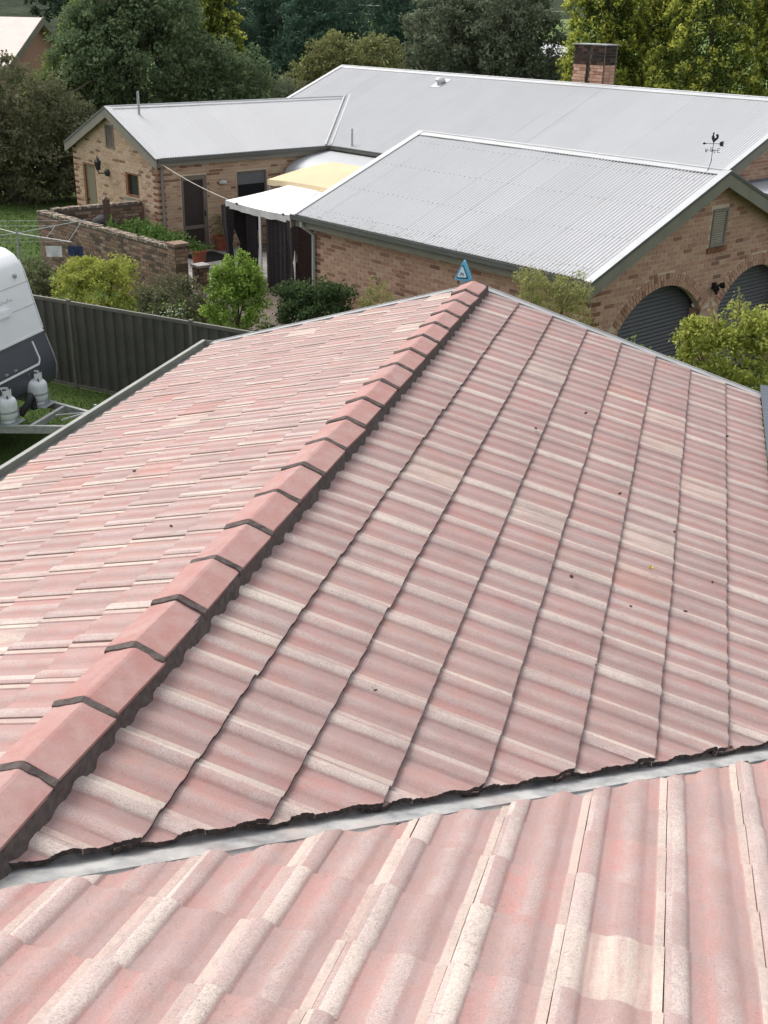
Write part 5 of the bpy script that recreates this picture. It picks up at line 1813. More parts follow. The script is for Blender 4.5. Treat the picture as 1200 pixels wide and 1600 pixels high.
def van_shell(zlo, zhi, mat, name, back=-13.9, grow=0.0):
    zs = sorted(set([zlo, zhi] + [p[1] for p in vprof if zlo < p[1] < zhi] + [zlo + (zhi - zlo) * k / 6 for k in range(7)]))
    poly = [(back, zlo)] + [(van_x(z) + grow, z) for z in zs] + [(back, zhi)]
    mb = MB(); n = len(poly)
    # rounded side edges: three slices
    sl_ = [(vy0, -.035), (vy0 + .035, 0), (vy1 - .035, 0), (vy1, -.035)]
    vs = []; fs = []
    for y, dx in sl_:
        for (x, z) in poly: vs.append((x + (dx if x > -9.5 else 0), y, z))
    for s_ in range(3):
        for i in range(n):
            fs.append((s_ * n + i, s_ * n + (i + 1) % n, (s_ + 1) * n + (i + 1) % n, (s_ + 1) * n + i))
    fs.append(tuple(range(n))); fs.append(tuple(reversed(range(3 * n, 4 * n))))
    mb.add(vs, fs)
    return mb.build(name, mat, van, smooth=35)


van_shell(-2.53, -1.2005, MT['white'], 'body')
van_shell(-3.45, -2.532, MT['van_grey'], 'lower_panel')
vf = lambda y, z, o=0.0: Vector((van_x(z) + o, y, z))


def van_line(pts, w, mat, name, o=0.004, par=None):
    mb = MB()
    for (a, b) in zip(pts, pts[1:]):
        k = 6
        for i in range(k):
            p = (a[0] + (b[0] - a[0]) * i / k, a[1] + (b[1] - a[1]) * i / k); q = (a[0] + (b[0] - a[0]) * (i + 1) / k, a[1] + (b[1] - a[1]) * (i + 1) / k)
            mb.bar(vf(*p, o), vf(*q, o), w, .012, up=(1, 0, .25))
    return mb.build(name, mat, par or van)


van_line([(vy0 + .03, -2.535), (vy1 - .03, -2.535)], .03, MT['van_trim'], 'trim_strip')
van_line([(11.35, -2.60), (11.35, -2.90), (11.42, -2.97), (12.80, -2.97), (12.87, -2.90), (12.86, -2.62)], .035, MT['van_trim'], 'boot_trim', .008)
mb = MB()
P = [vf(11.38, -2.62, .006), vf(12.83, -2.62, .006), vf(12.84, -2.93, .006), vf(11.38, -2.93, .006)]
mb.hexa(P + [p + Vector((.006, 0, 0)) for p in P]); mb.build('boot_lid', MT['van_grey'], van)
for y in (11.9, 12.15):
    mb = MB(); q = vf(y, -2.90, .02); mb.bar(q - Vector((0, .035, 0)), q + Vector((0, .035, 0)), .025, .03); mb.build('boot_latch', MT['galv'], van)
for z in (-1.74, -2.10):
    van_line([(vy0 + .02, z), (vy1 - .02, z)], .010, MT['decal'], 'panel_seam', .001)
mb = MB()
P = [vf(11.5, -2.02, .004), vf(12.55, -2.02, .004), vf(12.55, -2.12, .004), vf(11.5, -2.12, .004)]
mb.hexa(P + [p + Vector((.05, 0, .01)) for p in P]); mb.build('step_ledge', MT['white'], van)
mb = MB(); q = vf(12.98, -1.60, .01); mb.lathe(q, [(.035, -.03), (.04, 0), (.03, .03)], 10); mb.build('clearance_lamp', MT['galv'], van)
# faded script on the upper front: soft strokes, too worn to read
mb = MB()
for i in range(9):
    y = 12.28 + i * .05
    z = -1.93 + .012 * math.sin(i * 2.3)
    mb.bar(vf(y, z, .006), vf(y + .03, z + .022 * (1 if i % 3 else 2), .006), .006, .004, up=(1, 0, .25)); mb.bar(vf(y + .03, z + .022, .006), vf(y + .05, z, .006), .006, .004, up=(1, 0, .25))
mb.build('faded_lettering', MT['decal'], van)
van_line([(vy1 - .012, -3.40), (vy1 - .012, -3.10), (vy1 - .012, -2.60)], .022, MT['galv'], 'edge_mould', .0)
van_line([(vy1 - .012, -2.50), (vy1 - .012, -1.40)], .018, MT['van_trim'], 'edge_mould', .0)
for y in (vy0 + .12, vy1 - .12):
    mb = MB(); vs = []
    c = Vector((-11.2, y, GZ + .33))
    prof_ = [(.16, -.09), (.30, -.10), (.33, -.06), (.33, .06), (.30, .10), (.16, .09)]
    n = 20; fs = []
    for r_, w_ in prof_:
        for j in range(n): t_ = 2 * math.pi * j / n; vs.append(c + Vector((r_ * math.cos(t_), w_, r_ * math.sin(t_))))
    for i in range(5):
        for j in range(n): fs.append((i * n + j, i * n + (j + 1) % n, (i + 1) * n + (j + 1) % n, (i + 1) * n + j))
    mb.add(vs, fs); wh = mb.build('wheel', MT['rubber'], van, smooth=40)
    mb = MB(); mb.bar(c - Vector((0, .08, 0)), c + Vector((0, .08, 0)), .2, .2); mb.build('rim', MT['galv'], wh)
dz_ = -3.62
cp_ = Vector((-6.1, 12.1, dz_))
db = MB()
for y in (11.25, 12.95):
    db.bar((-8.6, y, dz_), cp_ + Vector((-.1, (y - 12.1) * .12, 0)), .06, .12)
db.bar((-7.55, 11.56, dz_ - .002), (-7.55, 12.64, dz_ - .002), .06, .10); db.bar((-8.15, 11.35, dz_ - .002), (-8.15, 12.85, dz_ - .002), .06, .10)
drw = db.build('drawbar', MT['galv'], van)
mb = MB(); mb.box((-6.3, 12.04, dz_ - .03), (-5.95, 12.16, dz_ + .09)); mb.tube([(-6.0, 12.1, dz_), (-5.9, 12.1, dz_)], [.06, .05], 10); mb.build('coupling', MT['galv'], drw)
mb = MB(); mb.tube([(-6.75, 12.22, dz_ - .45), (-6.75, 12.22, dz_ + .28)], .025, 8); mb.tube([(-6.75, 12.22, GZ + .0), (-6.75, 12.22, GZ + .16)], [.1, .1], 12); mb.build('jockey_wheel', MT['galv'], drw)
for yb in (11.62, 12.55):
    mb = MB(); mb.box((-8.15, yb - .19, dz_ + .052), (-7.75, yb + .19, dz_ + .064)); mb.build('bottle_tray', MT['bottle_base'], drw)
mb = MB(); mb.bar((-7.15, 11.85, dz_ + .1), (-6.65, 12.0, dz_ + .26), .03, .025); mb.tube([(-7.4, 12.1, dz_ + .07), (-7.0, 12.3, dz_ + .09), (-6.6, 12.15, dz_ + .12)], .014, 6); mb.build('brake_lever', MT['galv'], drw)
mb = MB(); mb.tube([(-7.9, 11.9, dz_ + .08), (-7.8, 12.0, dz_ + .26), (-7.85, 12.15, dz_ + .33), (-7.9, 12.28, dz_ + .22), (-7.85, 12.22, dz_ + .08)], .055, 10); mb.build('rubber_hose', MT['rubber'], drw, smooth=60)


def gas_bottle(label, x, y, z):
    t = thing('gas_bottle', label, 'gas bottle', (x, y, z), 'caravan gas bottles')
    mb = MB(); mb.lathe((x, y, z), [(.115, 0), (.118, .045), (.105, .05)], 24); mb.build('foot_ring', MT['bottle'], t, smooth=40)
    mb = MB(); mb.lathe((x, y, z + .04), [(.06, 0), (.14, .02), (.168, .06), (.172, .11), (.172, .23), (.170, .27), (.158, .31), (.128, .345), (.075, .365), (.03, .37)], 28); mb.build('cylinder_body', MT['bottle'], t, smooth=60)
    mb = MB(); mb.lathe((x, y, z + .165), [(.1722, 0), (.1735, .004), (.1735, .03), (.1722, .034)], 28); mb.build('strap_band', MT['bottle_base'], t, smooth=40)
    mb = MB(); vs = []; fs = []
    n = 22; a0 = R(-68); a1 = R(246)
    for i in range(n + 1):
        an = a0 + (a1 - a0) * i / n
        if 8 <= i <= 10: top = .50
        else: top = .555
        for r_, h_ in ((.102, .375), (.104, top - .03), (.099, top - .03), (.097, .375)):
            vs.append((x + r_ * math.cos(an), y + r_ * math.sin(an), z + h_))
    for i in range(n):
        for j in range(4): fs.append((i * 4 + j, i * 4 + (j + 1) % 4, (i + 1) * 4 + (j + 1) % 4, (i + 1) * 4 + j))
    mb.add(vs, fs); mb.build('collar', MT['bottle'], t, smooth=40)
    mb = MB(); mb.tube([(x, y, z + .44), (x, y, z + .50)], .018, 8); mb.tube([(x, y, z + .475), (x + .05, y - .05, z + .475), (x + .1, y - .07, z + .40)], .012, 6); mb.lathe((x, y, z + .50), [(.03, 0), (.032, .015), (.02, .022)], 10); mb.build('valve', MT['iron'], t)
    for an in (R(20), R(160), R(270)):
        c, s = math.cos(an), math.sin(an)
        mb = MB(); mb.bar((x + c * 0.18, y + s * .18, z - .002), (x + c * 0.18, y + s * .18, z + .24), .014, .014); mb.build('holder_rod', MT['galv'], t)
    return t


gas_bottle('white gas bottle on the drawbar, the nearer of the two', -7.95, 11.62, dz_ + .066)
gas_bottle('white gas bottle on the drawbar, nearer to the fence', -7.98, 12.55, dz_ + .066)

# ------------------------------------------------------------------ clothes hoist and washing
hc = Vector((-13.3, 20.6, -2.55))
ho = thing('rotary_clothes_hoist', 'grey steel rotary clothes hoist on the lawn left of the courtyard wall', 'clothes hoist', (hc.x, hc.y, GZ))
mb = MB(); mb.tube([(hc.x, hc.y, GZ), (hc.x, hc.y, hc.z - .3)], .035, 10); mb.tube([(hc.x, hc.y, hc.z - .3), (hc.x, hc.y, hc.z + .1)], .025, 10); mb.build('mast', MT['galv'], ho, smooth=50)
ends = []
for k in range(4):
    an = R(-22 + 90 * k)
    e = hc + Vector((math.cos(an), math.sin(an), .03)) * 2.0
    ends.append(e)
    mb = MB(); mb.tube([hc, e], .013, 8); mb.build('arm', MT['galv'], ho)
mb = MB()
for f_ in (.55, .95):
    for k in range(4):
        mb.tube([hc.lerp(ends[k], f_), hc.lerp(ends[(k + 1) % 4], f_)], .004, 5)
mb.build('line_wire', MT['galv'], ho)


def cloth(name, label, P, d, w, h, mat):
    mb = MB(); vs = []; fs = []
    d = Vector(d).normalized(); nn_ = ZX.cross(d)
    for i in range(9):
        for j in range(7):
            u, v = i / 8, j / 6
            q = Vector(P) + d * (u * w) - ZX * (v * h) + nn_ * (.03 * v * math.sin(u * 9 + v * 2))
            vs.append(q)
    for i in range(8):
        for j in range(6): fs.append((i * 7 + j, i * 7 + j + 1, (i + 1) * 7 + j + 1, (i + 1) * 7 + j))
    k = len(vs); vs += [q + nn_ * .006 for q in vs]; fs += [tuple(k + i for i in reversed(f)) for f in fs]
    mb.add(vs, fs)
    tag(mb.build(name, mat, base=P, smooth=60), label, 'laundry', 'washing on the hoist')


ln = (ends[3] - ends[0]).normalized()
cloth('hanging_towel', 'white towel hanging from the clothes hoist', (-12.05, 19.75, -2.60), (.95, .3, 0), .36, .24, MT['cloth_white'])
cloth('hanging_shirt', 'dark blue shirt hanging beside a white towel on the hoist', (-11.58, 19.90, -2.60), (.95, .3, 0), .34, .22, MT['cloth_blue'])

# ------------------------------------------------------------------ shrubs and garden plants
def shrub(label, x, y, ztop, rx, ry, mat, n_cl, per, cr, leaf, name='shrub', extra=(), tip=0.2, up=0.3, shell=0.35, asp=0.5, zb=GZ):
    h = ztop - zb
    lobes = [(x, y, zb + h * .52, rx, ry, h * .44)]
    lobes += [(x + dx, y + dy, ztop - dzt, r_, r_, rz_) for dx, dy, dzt, r_, rz_ in extra]
    return tree(name, label, 'shrub', (x, y, zb), lobes, LEAF[mat], n_cl, per, cr, leaf, 0.035, 'shrubs along the fence', shell, tip, up, asp)


shrub('reddish dark shrub between the caravan roof and the yellow-green shrub', -11.1, 17.7, -2.33, .62, .6, 'reddish', 130, 34, .17, .075)
shrub('rounded yellow-green shrub against the mossy brick courtyard wall', -9.55, 17.5, -2.20, 1.0, .8, 'yellow', 330, 42, .15, .062, extra=((-.3, 0, .35, .5, .35), (.35, .1, .3, .5, .3)))
shrub('dark green-brown shrub between the yellow-green and the tall bright green shrubs', -7.75, 17.3, -2.38, .85, .7, 'reddish', 220, 36, .16, .07)
shrub('tall bright green shrub with loose upright shoots in front of the gazebo post', -6.25, 16.8, -1.98, .66, .6, 'bright', 270, 44, .14, .066, extra=((.1, 0, .12, .3, .34), (-.25, 0, .35, .35, .3), (.3, 0, .4, .3, .3)))
shrub('dense dark green shrub below the garage downpipe', -4.85, 17.2, -2.28, .80, .75, 'shade', 310, 42, .16, .07, extra=((.3, .1, .25, .45, .3), (-.3, 0, .35, .4, .3)))
shrub('small pale green feathery shrub against the garage brick wall', -3.58, 17.3, -2.10, .42, .4, 'pale', 150, 44, .11, .05, up=1.0, asp=.28)
shrub('pale feathery green shrub under the garage eave corner', .05, 14.35, -1.25, .72, .55, 'pale', 340, 46, .13, .052, extra=((.25, 0, .2, .3, .3), (-.35, 0, .15, .3, .25)), up=1.0, asp=.3)
shrub('broad-leaved light green shrub below the first roller door', 1.32, 13.55, -1.72, .40, .4, 'broad', 130, 26, .13, .075)
shrub('large yellow-green shrub beside the second roller door', 2.65, 13.5, -1.52, .90, .6, 'yellow', 420, 42, .14, .06, extra=((-.45, -.1, .22, .3, .3), (.15, 0, .04, .3, .34), (.5, 0, .05, .35, .35)))
# tall shoots out of the largest shrubs
for (bx, by, z0, items, mat, lab) in ((2.75, 13.45, -1.75, [(-.08, -.98), (.06, -1.18), (.30, -1.22), (-.4, -1.36), (-.5, -1.45)], 'pale', 'leafy pale shoots standing above the large yellow-green shrub'),
                                      (-6.15, 16.8, -2.3, [(0, -1.64), (.16, -1.78), (-.22, -1.82), (.3, -1.9), (.42, -1.95)], 'bright', 'thin leafy shoots standing above the tall bright green shrub')):
    t = thing('leafy_shoots', lab, 'shrub', (bx, by, z0), 'shrub shoots')
    Ps = []
    mb = MB()
    for dx, zt in items:
        p0, p1 = Vector((bx + dx * .5, by, z0)), Vector((bx + dx, by + random.gauss(0, .08), zt))
        mb.tube([p0, p0.lerp(p1, .5) + Vector((random.gauss(0, .02), 0, 0)), p1], [.008, .006, .003], 5)
        for k in range(46):
            q = p0.lerp(p1, random.uniform(.25, 1)) + Vector((random.gauss(0, .035), random.gauss(0, .035), random.gauss(0, .02)))
            Ps.append(q)
    mb.build('stem', MT['bark'], t)
    Ps = np.array([tuple(p) for p in Ps])
    leaf_object('leaves', Ps, .055 * (0.7 + .6 * rng.random(len(Ps))), .3 + .6 * rng.random(len(Ps)), LEAF[mat], t, .3, .5)
# flowers at the foot of the fence shrubs
t = thing('flowering_plant', 'white flowering plant peeping over the fence between dark shrubs', 'plant', (-7.35, 16.3, GZ))
P = np.column_stack([-7.35 + .22 * rng.normal(size=260), 16.3 + .2 * rng.normal(size=260), GZ + .2 + 1.25 * rng.random(260) ** .5])
leaf_object('leaves', P, np.full(260, .07), rng.random(260), LEAF['broad'], t)
P = np.column_stack([-7.35 + .16 * rng.normal(size=120), 16.3 + .12 * rng.normal(size=120), -2.88 + .06 * rng.normal(size=120)])
MT['petal'] = mat_leaf('white_petal', (.5, .5, .48), (.66, .66, .64), (.75, .75, .73))
P = P[:46]; o = leaf_object('flowers', P, np.full(46, .045), rng.random(46), MT['petal'], t); o['kind'] = 'stuff'
# vine on the courtyard side of the mossy wall
t = thing('climbing_vine', 'green leafy vine spilling along the top of the mossy brick wall', 'plant', N(21.0, 12.95, GZ))
cs_ = []
for i in range(90):
    A_ = random.uniform(19.6, 22.6); cs_.append(tuple(N(A_, 12.95 + random.gauss(0, .18), -2.66 + random.gauss(0, .07) - .10 * abs(A_ - 21.2) / 1.5)))
P = (np.array(cs_)[:, None, :] + rng.normal(size=(90, 36, 3)) * .09).reshape(-1, 3)
leaf_object('leaves', P, .085 * (.7 + .6 * rng.random(len(P))), .15 + .75 * rng.random(len(P)), LEAF['vine'], t, .2, .7)
mb = MB()
for i in range(7):
    A_ = 19.8 + i * .42; q = N(A_, 12.95, GZ); mb.tube([q, q + ZX * .8 + AX * .05, N(A_ + .1, 12.9, -2.7)], [.02, .014, .006], 6)
mb.build('stem', MT['bark'], t)


def pot(label, A_, B_, r_, h_, mat, plant, ph):
    p = N(A_, B_, GZ + .088)
    t = thing('potted_plant', label, 'potted plant', p, 'patio pots')
    mb = MB(); mb.lathe(p, [(r_ * .68, 0), (r_ * .95, h_ * .86), (r_ * 1.06, h_ * .86), (r_ * 1.08, h_), (r_ * .92, h_), (r_ * .88, h_ * .9)], 24); mb.build('pot', mat, t, smooth=35)
    n = 420
    P = np.column_stack([p.x + r_ * .7 * rng.normal(size=n), p.y + r_ * .7 * rng.normal(size=n), p.z + h_ + ph * rng.random(n)])
    leaf_object('leaves', P, .07 * (.6 + .8 * rng.random(n)), rng.random(n) * .8, LEAF[plant], t, .8, .35)
    mb = MB()
    for k in range(5): mb.tube([p + ZX * h_ * .8, p + Vector((random.gauss(0, r_ * .4), random.gauss(0, r_ * .4), h_ + ph * .9))], .006, 5)
    mb.build('stem', MT['bark'], t)


pot('terracotta pot with a bushy plant at the wall beside the screen door', 24.28, 17.12, .24, .40, MT['terracotta'], 'olive', .62)
pot('orange terracotta pot behind the end of the mossy wall', 22.6, 15.25, .21, .48, MT['terracotta'], 'vine', .16)

# ------------------------------------------------------------------ the pink-roofed house far left
lh = thing('pink_roofed_house', 'far house with dusty pink roof half hidden by the dark trees', 'house', (-37.5, 53.0, GZ))
d1 = Vector((-.985, -.17, 0)).normalized(); d2 = Vector((-.17, .985, 0)).normalized()
ap = Vector((-32.1, 53.8, 1.62)); hw = 5.0; ln_ = 11
ev = 1.90 - 2.15
mb = MB()
for sg in (-1, 1):
    P = [ap, ap + d1 * ln_, ap + d1 * ln_ + d2 * (sg * hw) - ZX * 2.15, ap + d2 * (sg * hw) - ZX * 2.15]
    mb.hexa([p - ZX * .08 for p in P] + P)
mb.build('roof', MT['roof_pink'], lh)
mb = MB()
for sg in (-1, 1):
    a, b = ap - d1 * .04, ap - d1 * .04 + d2 * (sg * hw) - ZX * 2.15
    mb.hexa([a - ZX * .34, b - ZX * .34, b - ZX * .34 + d1 * .035, a - ZX * .34 + d1 * .035, a + ZX * .04, b + ZX * .04, b + ZX * .04 + d1 * .035, a + ZX * .04 + d1 * .035])
mb.build('barge_board', MT['trim'], lh)
mb = MB()
c0 = ap + d1 * .5
mb.prism([c0 - d2 * 4.6 + ZX * (GZ - c0.z), c0 + d2 * 4.6 + ZX * (GZ - c0.z), c0 + d2 * 4.6 - ZX * 2.05, c0 - ZX * .1, c0 - d2 * 4.6 - ZX * 2.05], d1 * 10)
mb.build('wall', MT['brick'], lh)
# far shed roof and paddock glimpsed between the trees
sh = thing('far_shed', 'small pale blue shed roof glimpsed between trees behind the chimney', 'shed', (-10.3, 92, GZ))
mb = MB(); mb.prism([(-14, 90, -.9), (-8.6, 90, -.9), (-8.6, 92.6, .15), (-14, 92.6, .15)], (0, 0, .08)); mb.prism([(-14, 92.6, .15), (-8.6, 92.6, .15), (-8.6, 95, -.9), (-14, 95, -.9)], (0, 0, .08)); mb.build('roof', MT['slate'] if False else MT['zinc_old'], sh)
mb = MB(); mb.box((-13.7, 90.3, GZ), (-8.9, 94.7, -1.1)); mb.build('wall', MT['verge'], sh)
m = MB(); vs = []
for i in range(13):
    for j in range(7):
        vs.append((-60 + i * 10, 105 + j * 16, GZ + .02 + 5.4 * math.sin(j / 6 * math.pi / 2) ** 1.2))
m.add(vs, [(i * 7 + j, (i + 1) * 7 + j, (i + 1) * 7 + j + 1, i * 7 + j + 1) for i in range(12) for j in range(6)])
MT['paddock'] = simple('paddock', (0.11, 0.17, 0.035), .95, .2, .3)
tag(m.build('paddock', MT['paddock'], smooth=80), kind='structure')

# ------------------------------------------------------------------ trees
GR = 'trees behind the houses'
B = GZ
tree('broadleaf_tree', 'dark brown-green bushy tree at the left edge beside the lawn', 'tree', (-21.8, 33.6, B), [(-21.8, 33.6, -1.6, 2.2, 1.8, 2.5), (-20.0, 34.8, -2.4, 1.5, 1.4, 1.75), (-23.2, 33.4, -1.9, 1.7, 1.5, 2.2), (-20.9, 34.3, -1.3, 1.5, 1.4, 1.7), (-21.6, 33.4, -3.0, 2.6, 1.5, 1.3), (-19.2, 35.0, -3.1, 1.4, 1.2, 1.2), (-18.3, 36.0, -2.9, 1.2, 1.2, 1.5)],
     LEAF['reddish'], 900, 46, .34, .13, .2, GR, .45, .18)
tree('broadleaf_tree', 'large dark green tree filling the view behind the gabled wing', 'tree', (-20.6, 41.8, B),
     [(-20.6, 41.8, .6, 3.0, 2.8, 3.0), (-18.2, 43.2, -1.3, 2.1, 2.0, 2.4), (-22.2, 41.0, -.4, 2.0, 2.0, 2.7), (-17.2, 43.2, -1.3, 2.0, 1.9, 2.5), (-20.4, 41.8, 2.4, 1.9, 1.8, 2.0), (-21.6, 42.0, 2.2, 2.0, 2.0, 2.4)],
     LEAF['dark'], 1300, 46, .42, .16, .32, GR, .5, .2, bare=3)
tree('broadleaf_tree', 'lighter green leafy tree in front of the pink-roofed house', 'tree', (-22.6, 42.6, B), [(-22.6, 42.4, .9, 1.5, 1.4, 2.6), (-21.8, 42.8, 2.0, 1.6, 1.5, 2.2), (-23.0, 41.6, -1.0, 1.4, 1.4, 2.0), (-24.0, 41.2, -1.0, 1.2, 1.2, 1.7), (-24.6, 40.8, -1.9, 1.2, 1.2, 1.3)],
     LEAF['mid'], 760, 46, .36, .15, .24, GR, .5, .25)
tree('golden_conifer', 'gold-tipped conifer rising behind the large dark tree', 'tree', (-20.6, 48.6, B),
     [(-20.9, 48.4, 1.6, 1.6, 1.5, 4.0), (-20.3, 48.7, .2, 1.3, 1.3, 3.0), (-22.6, 47.8, 2.4, 1.8, 1.5, 2.2), (-21.4, 48.2, 3.2, 2.0, 1.8, 2.4)],
     LEAF['gold'], 620, 46, .34, .16, .28, GR, .6, .5, .2)
for k, (x, y, h, lab) in enumerate(((-24.6, 68.5, 6.0, 'dark blue-green pine just right of the gold-tipped conifer'), (-20.8, 66.0, 5.4, 'dark pine standing behind the left end of the long roof'),
                                    (-17.0, 70.0, 6.4, 'tall dark pine behind the olive green tree'), (-13.6, 72.5, 5.6, 'dark pine half hidden by the broad grey-green tree'), (-28.5, 66.0, 6.2, 'dark pine behind the gold-tipped conifer'))):
    tree('pine_tree', lab, 'tree', (x, y, B), [(x, y, h * .15 - 1.2, 3.0, 2.6, 4.2), (x + .4, y, h * .55, 2.3, 2.0, 3.6), (x - 1.0, y - .5, -1.2, 2.2, 2.0, 2.8), (x + 1.4, y - .4, -.6, 2.0, 1.9, 2.6)],
         LEAF['pine'], 620, 44, .5, .26, .3, GR, .5, .2, -.2, .3)
tree('broadleaf_tree', 'olive green rounded tree behind the long white roof', 'tree', (-15.6, 53.4, B), [(-15.4, 53.4, -1.0, 2.0, 1.8, 2.4), (-17.2, 52.6, -1.9, 1.8, 1.7, 1.9), (-14.0, 54.2, -1.0, 1.5, 1.5, 2.3), (-16.2, 53.2, -.2, 1.4, 1.3, 1.5)],
     LEAF['olive'], 620, 46, .36, .15, .24, GR, .5, .25)
tree('bare_shrub_tree', 'half bare grey-brown twiggy tree beside the olive green tree', 'tree', (-18.3, 47.5, B), [(-18.2, 47.6, -1.8, 1.7, 1.5, 2.2), (-16.6, 48.6, -2.3, 1.5, 1.4, 1.7)], LEAF['greydark'], 230, 40, .34, .14, .2, GR, .5, .15, bare=12)
tree('broadleaf_tree', 'broad dark grey-green tree behind the roof vent', 'tree', (-9.4, 58.4, B),
     [(-9.6, 58.2, -.2, 3.1, 2.7, 3.4), (-7.4, 59.2, .3, 2.1, 2.0, 3.2), (-11.6, 57.6, .6, 2.1, 2.0, 3.0), (-9.0, 58.6, 2.2, 2.8, 2.2, 2.2), (-12.3, 57.4, -1.6, 1.4, 1.4, 1.9), (-6.5, 59.0, -1.3, 1.3, 1.3, 2.0)],
     LEAF['greydark'], 1250, 48, .42, .17, .34, GR, .5, .18)


def cypress(label, x, y, h, r_):
    """golden cypress: many rounded puffs of sprays, gold on their outer tips, dense dark foliage inside"""
    t = thing('golden_cypress', label, 'tree', (x, y, GZ), GR)
    mb = MB(); mb.tube([(x, y, GZ - .05), (x, y, GZ + h * .4), (x, y, GZ + h)], [.22, .12, .02], 9); mb.build('trunk', MT['bark'], t, smooth=60)
    n = int(400 * r_ / 2.0)
    v = rng.random(n) ** .9
    an = rng.random(n) * 2 * np.pi
    bul = 1 + .20 * np.sin(an * 3 + v * 8 + x) + .12 * np.sin(an * 5 - v * 13)
    rad = r_ * (1 - v ** 2.4) ** .55 * bul * (.84 + .2 * rng.random(n)) + .1
    c = np.column_stack([x + np.cos(an) * rad, y + np.sin(an) * rad, GZ + .5 + v * (h - .5)])
    o = np.column_stack([np.cos(an), np.sin(an), np.full(n, .75)]); o /= np.linalg.norm(o, axis=1)[:, None]
    per = 58
    d = rng.normal(size=(n, per, 3)); d /= np.linalg.norm(d, axis=2)[:, :, None]
    al = (d * o[:, None, :]).sum(2)
    d = np.where((al < -.25)[:, :, None], -d, d); al = np.abs(al)
    R0 = (.24 + .22 * rng.random(n))[:, None]
    k = rng.random((n, per)) ** .4
    P = c[:, None, :] + d * (R0 * k)[:, :, None]
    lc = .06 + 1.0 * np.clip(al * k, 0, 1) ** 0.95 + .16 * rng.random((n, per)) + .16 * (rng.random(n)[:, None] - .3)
    P = P.reshape(-1, 3); lc = lc.reshape(-1)
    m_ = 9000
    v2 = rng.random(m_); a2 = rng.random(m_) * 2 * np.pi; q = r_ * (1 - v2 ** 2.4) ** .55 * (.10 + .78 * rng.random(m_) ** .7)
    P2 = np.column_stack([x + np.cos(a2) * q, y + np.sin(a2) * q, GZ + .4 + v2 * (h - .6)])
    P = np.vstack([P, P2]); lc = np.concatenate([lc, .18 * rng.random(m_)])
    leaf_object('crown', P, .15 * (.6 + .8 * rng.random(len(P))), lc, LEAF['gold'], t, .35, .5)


cypress('golden cypress directly behind the brick chimney', -3.0, 53.1, 9.0, 1.85)
cypress('large golden cypress in the upper right corner', 1.7, 51.4, 10.0, 2.3)
cypress('golden cypress between the chimney cypress and the corner one', -.7, 55.0, 9.2, 1.6)
cypress('golden cypress at the right edge of the trees', 5.6, 51.4, 9.5, 2.0)
tree('broadleaf_tree', 'dark green tree showing between the golden cypresses', 'tree', (-.6, 62, B), [(-.6, 62, .5, 3.2, 2.4, 4.2), (4.4, 62, .5, 3.2, 2.4, 4.2)], LEAF['mid'], 420, 44, .45, .22, .3, GR, .5, .2)
# the wood beyond, one mass
P = []
for i in range(150):
    an = R(random.uniform(55, 140)); d = random.uniform(125, 210)
    if 1.60 < an < 1.74 and d < 190: continue
    P.append((d * math.cos(an), d * math.sin(an), GZ + random.uniform(3, 7.5) + max(0, d - 120) * .05, random.uniform(3, 5.5), random.uniform(3, 5), random.uniform(4, 6.5)))
Q, lc = lobe_points(P, 2600, 34, 1.3, .4, .15)
base_o = thing('distant_wood', None, None, (0, 150, GZ))
col.objects.unlink(base_o); bpy.data.objects.remove(base_o)
o = leaf_object('distant_forest', Q, .8 * (.6 + .8 * rng.random(len(Q))), lc, LEAF['wood'], None)
tag(o, 'dark wooded hillside beyond the trees', 'forest', kind='stuff')
# power lines over the far gap
for k, (z0, z1) in enumerate(((2.35, 2.75), (1.75, 2.2), (-.1, .0))):
    P0, P1 = Vector((-40, 84, z0 + .6)), Vector((30, 78, z1 + .3))
    mb = MB(); mb.tube([P0.lerp(P1, t / 16) - ZX * (.6 * math.sin(math.pi * t / 16)) for t in range(17)], .018, 5)
    tag(mb.build('power_line', MT['galv'], base=P0), ['highest power line crossing the gap beside the golden cypress', 'middle power line crossing the gap beside the golden cypress', 'lowest power line, crossing just above the far shed'][k], 'power line', 'power lines')
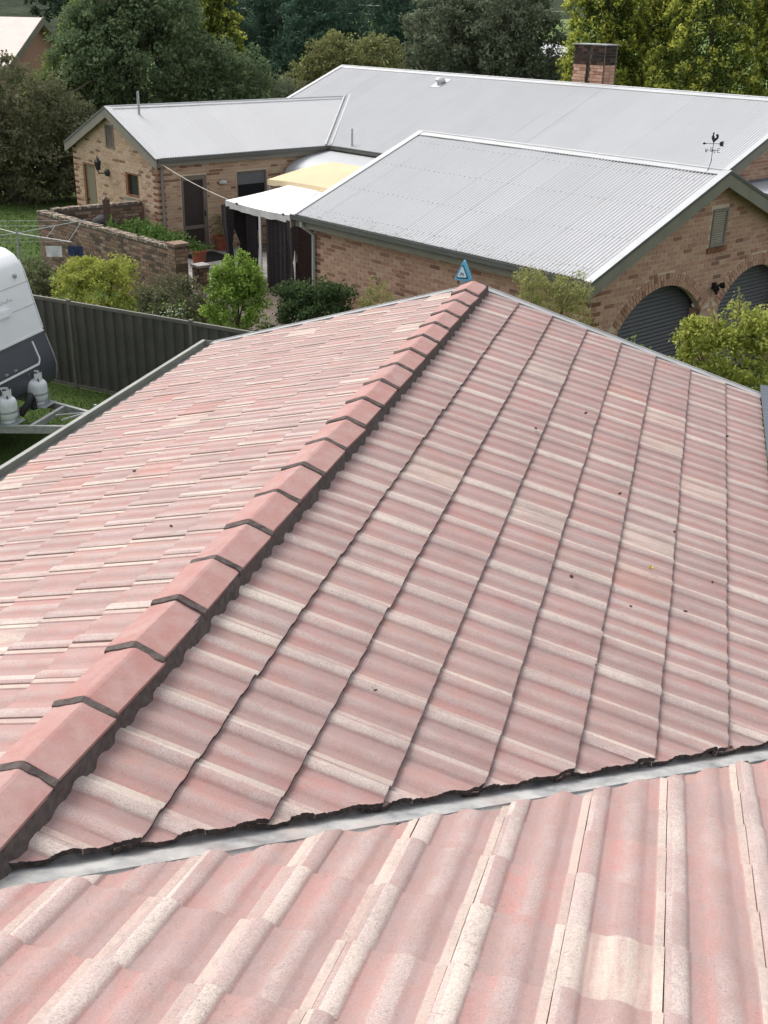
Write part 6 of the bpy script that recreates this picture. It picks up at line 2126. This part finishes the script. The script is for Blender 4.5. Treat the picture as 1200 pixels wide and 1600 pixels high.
# grass blades on the lawn that shows
n = 26000
gx_ = np.concatenate([rng.uniform(-9.6, -3.6, 15000), rng.uniform(-24, -14, n - 15000)])
gy_ = np.concatenate([rng.uniform(9.5, 14.9, 15000), rng.uniform(19, 34, n - 15000)])
big = np.concatenate([np.full(15000, .055), np.full(n - 15000, .11)])
P = np.column_stack([gx_, gy_, GZ + .02 + .02 * rng.random(n)])
o = leaf_object('grass', P, big * (.6 + .8 * rng.random(n)), .15 + .7 * rng.random(n), MT['blade'], None, 1.2, .22)
tag(o, 'short green lawn grass', 'grass', kind='stuff')

# ------------------------------------------------------------------ litter on the tiles
def dry(label, x, y, s, mat, side='right', grp='leaf litter on the tiles'):
    z = -TP * abs(x) + .016 if side != 'cross' else -TP * (y - Y0) - .052
    c = Vector((x, y, z)); an = random.uniform(0, 6.28)
    d = Vector((math.cos(an), math.sin(an), 0)); e = ZX.cross(d)
    mb = MB()
    vs = []; fs = []
    for i in range(5):
        t = i / 4; w = .42 * math.sin(math.pi * (0.08 + .84 * t)); lift = .35 * (2 * t - 1) ** 2
        for j in (-1, 0, 1):
            vs.append(c + d * ((t - .5) * s) + e * (j * w * s) + ZX * (s * (lift * .5 + .3 * abs(j))))
    for i in range(4):
        for j in range(2): fs.append((i * 3 + j, i * 3 + j + 1, i * 3 + j + 4, i * 3 + j + 3))
    k = len(vs); vs += [v + ZX * .0025 for v in vs]; fs += [tuple(k + i for i in reversed(f)) for f in fs]
    mb.add(vs, fs)
    tag(mb.build('fallen_leaf', mat, base=c), label, 'leaf', grp)


DL = 'tiny dark dried leaf lying on the pink roof tiles'
for (x, y, s) in ((1.56, 2.95, .05), (2.45, 6.35, .055), (1.35, 5.6, .05), (1.06, 4.9, .04), (1.72, 4.35, .045), (2.2, 3.1, .035), (2.35, 3.6, .035), (1.9, 2.9, .03), (2.1, 4.1, .04), (-.55, 2.3, .035), (-1.4, 3.5, .04), (.9, 1.25, .025), (2.45, 1.95, .04)):
    dry(DL, x, y, s * .6, MT['dry_leaf'], 'right')
for (x, y) in ((2.38, 1.76), (2.52, 1.98), (2.02, 1.42), (1.2, .62)):
    dry('small brown leaf caught in the metal valley', x, y - .08, .03, MT['dry_leaf'], 'cross', 'leaves in the valley')
dry('single yellow leaf lying on the right-hand roof tiles', 1.98, 3.45, .035, MT['yellow_leaf'], 'right')
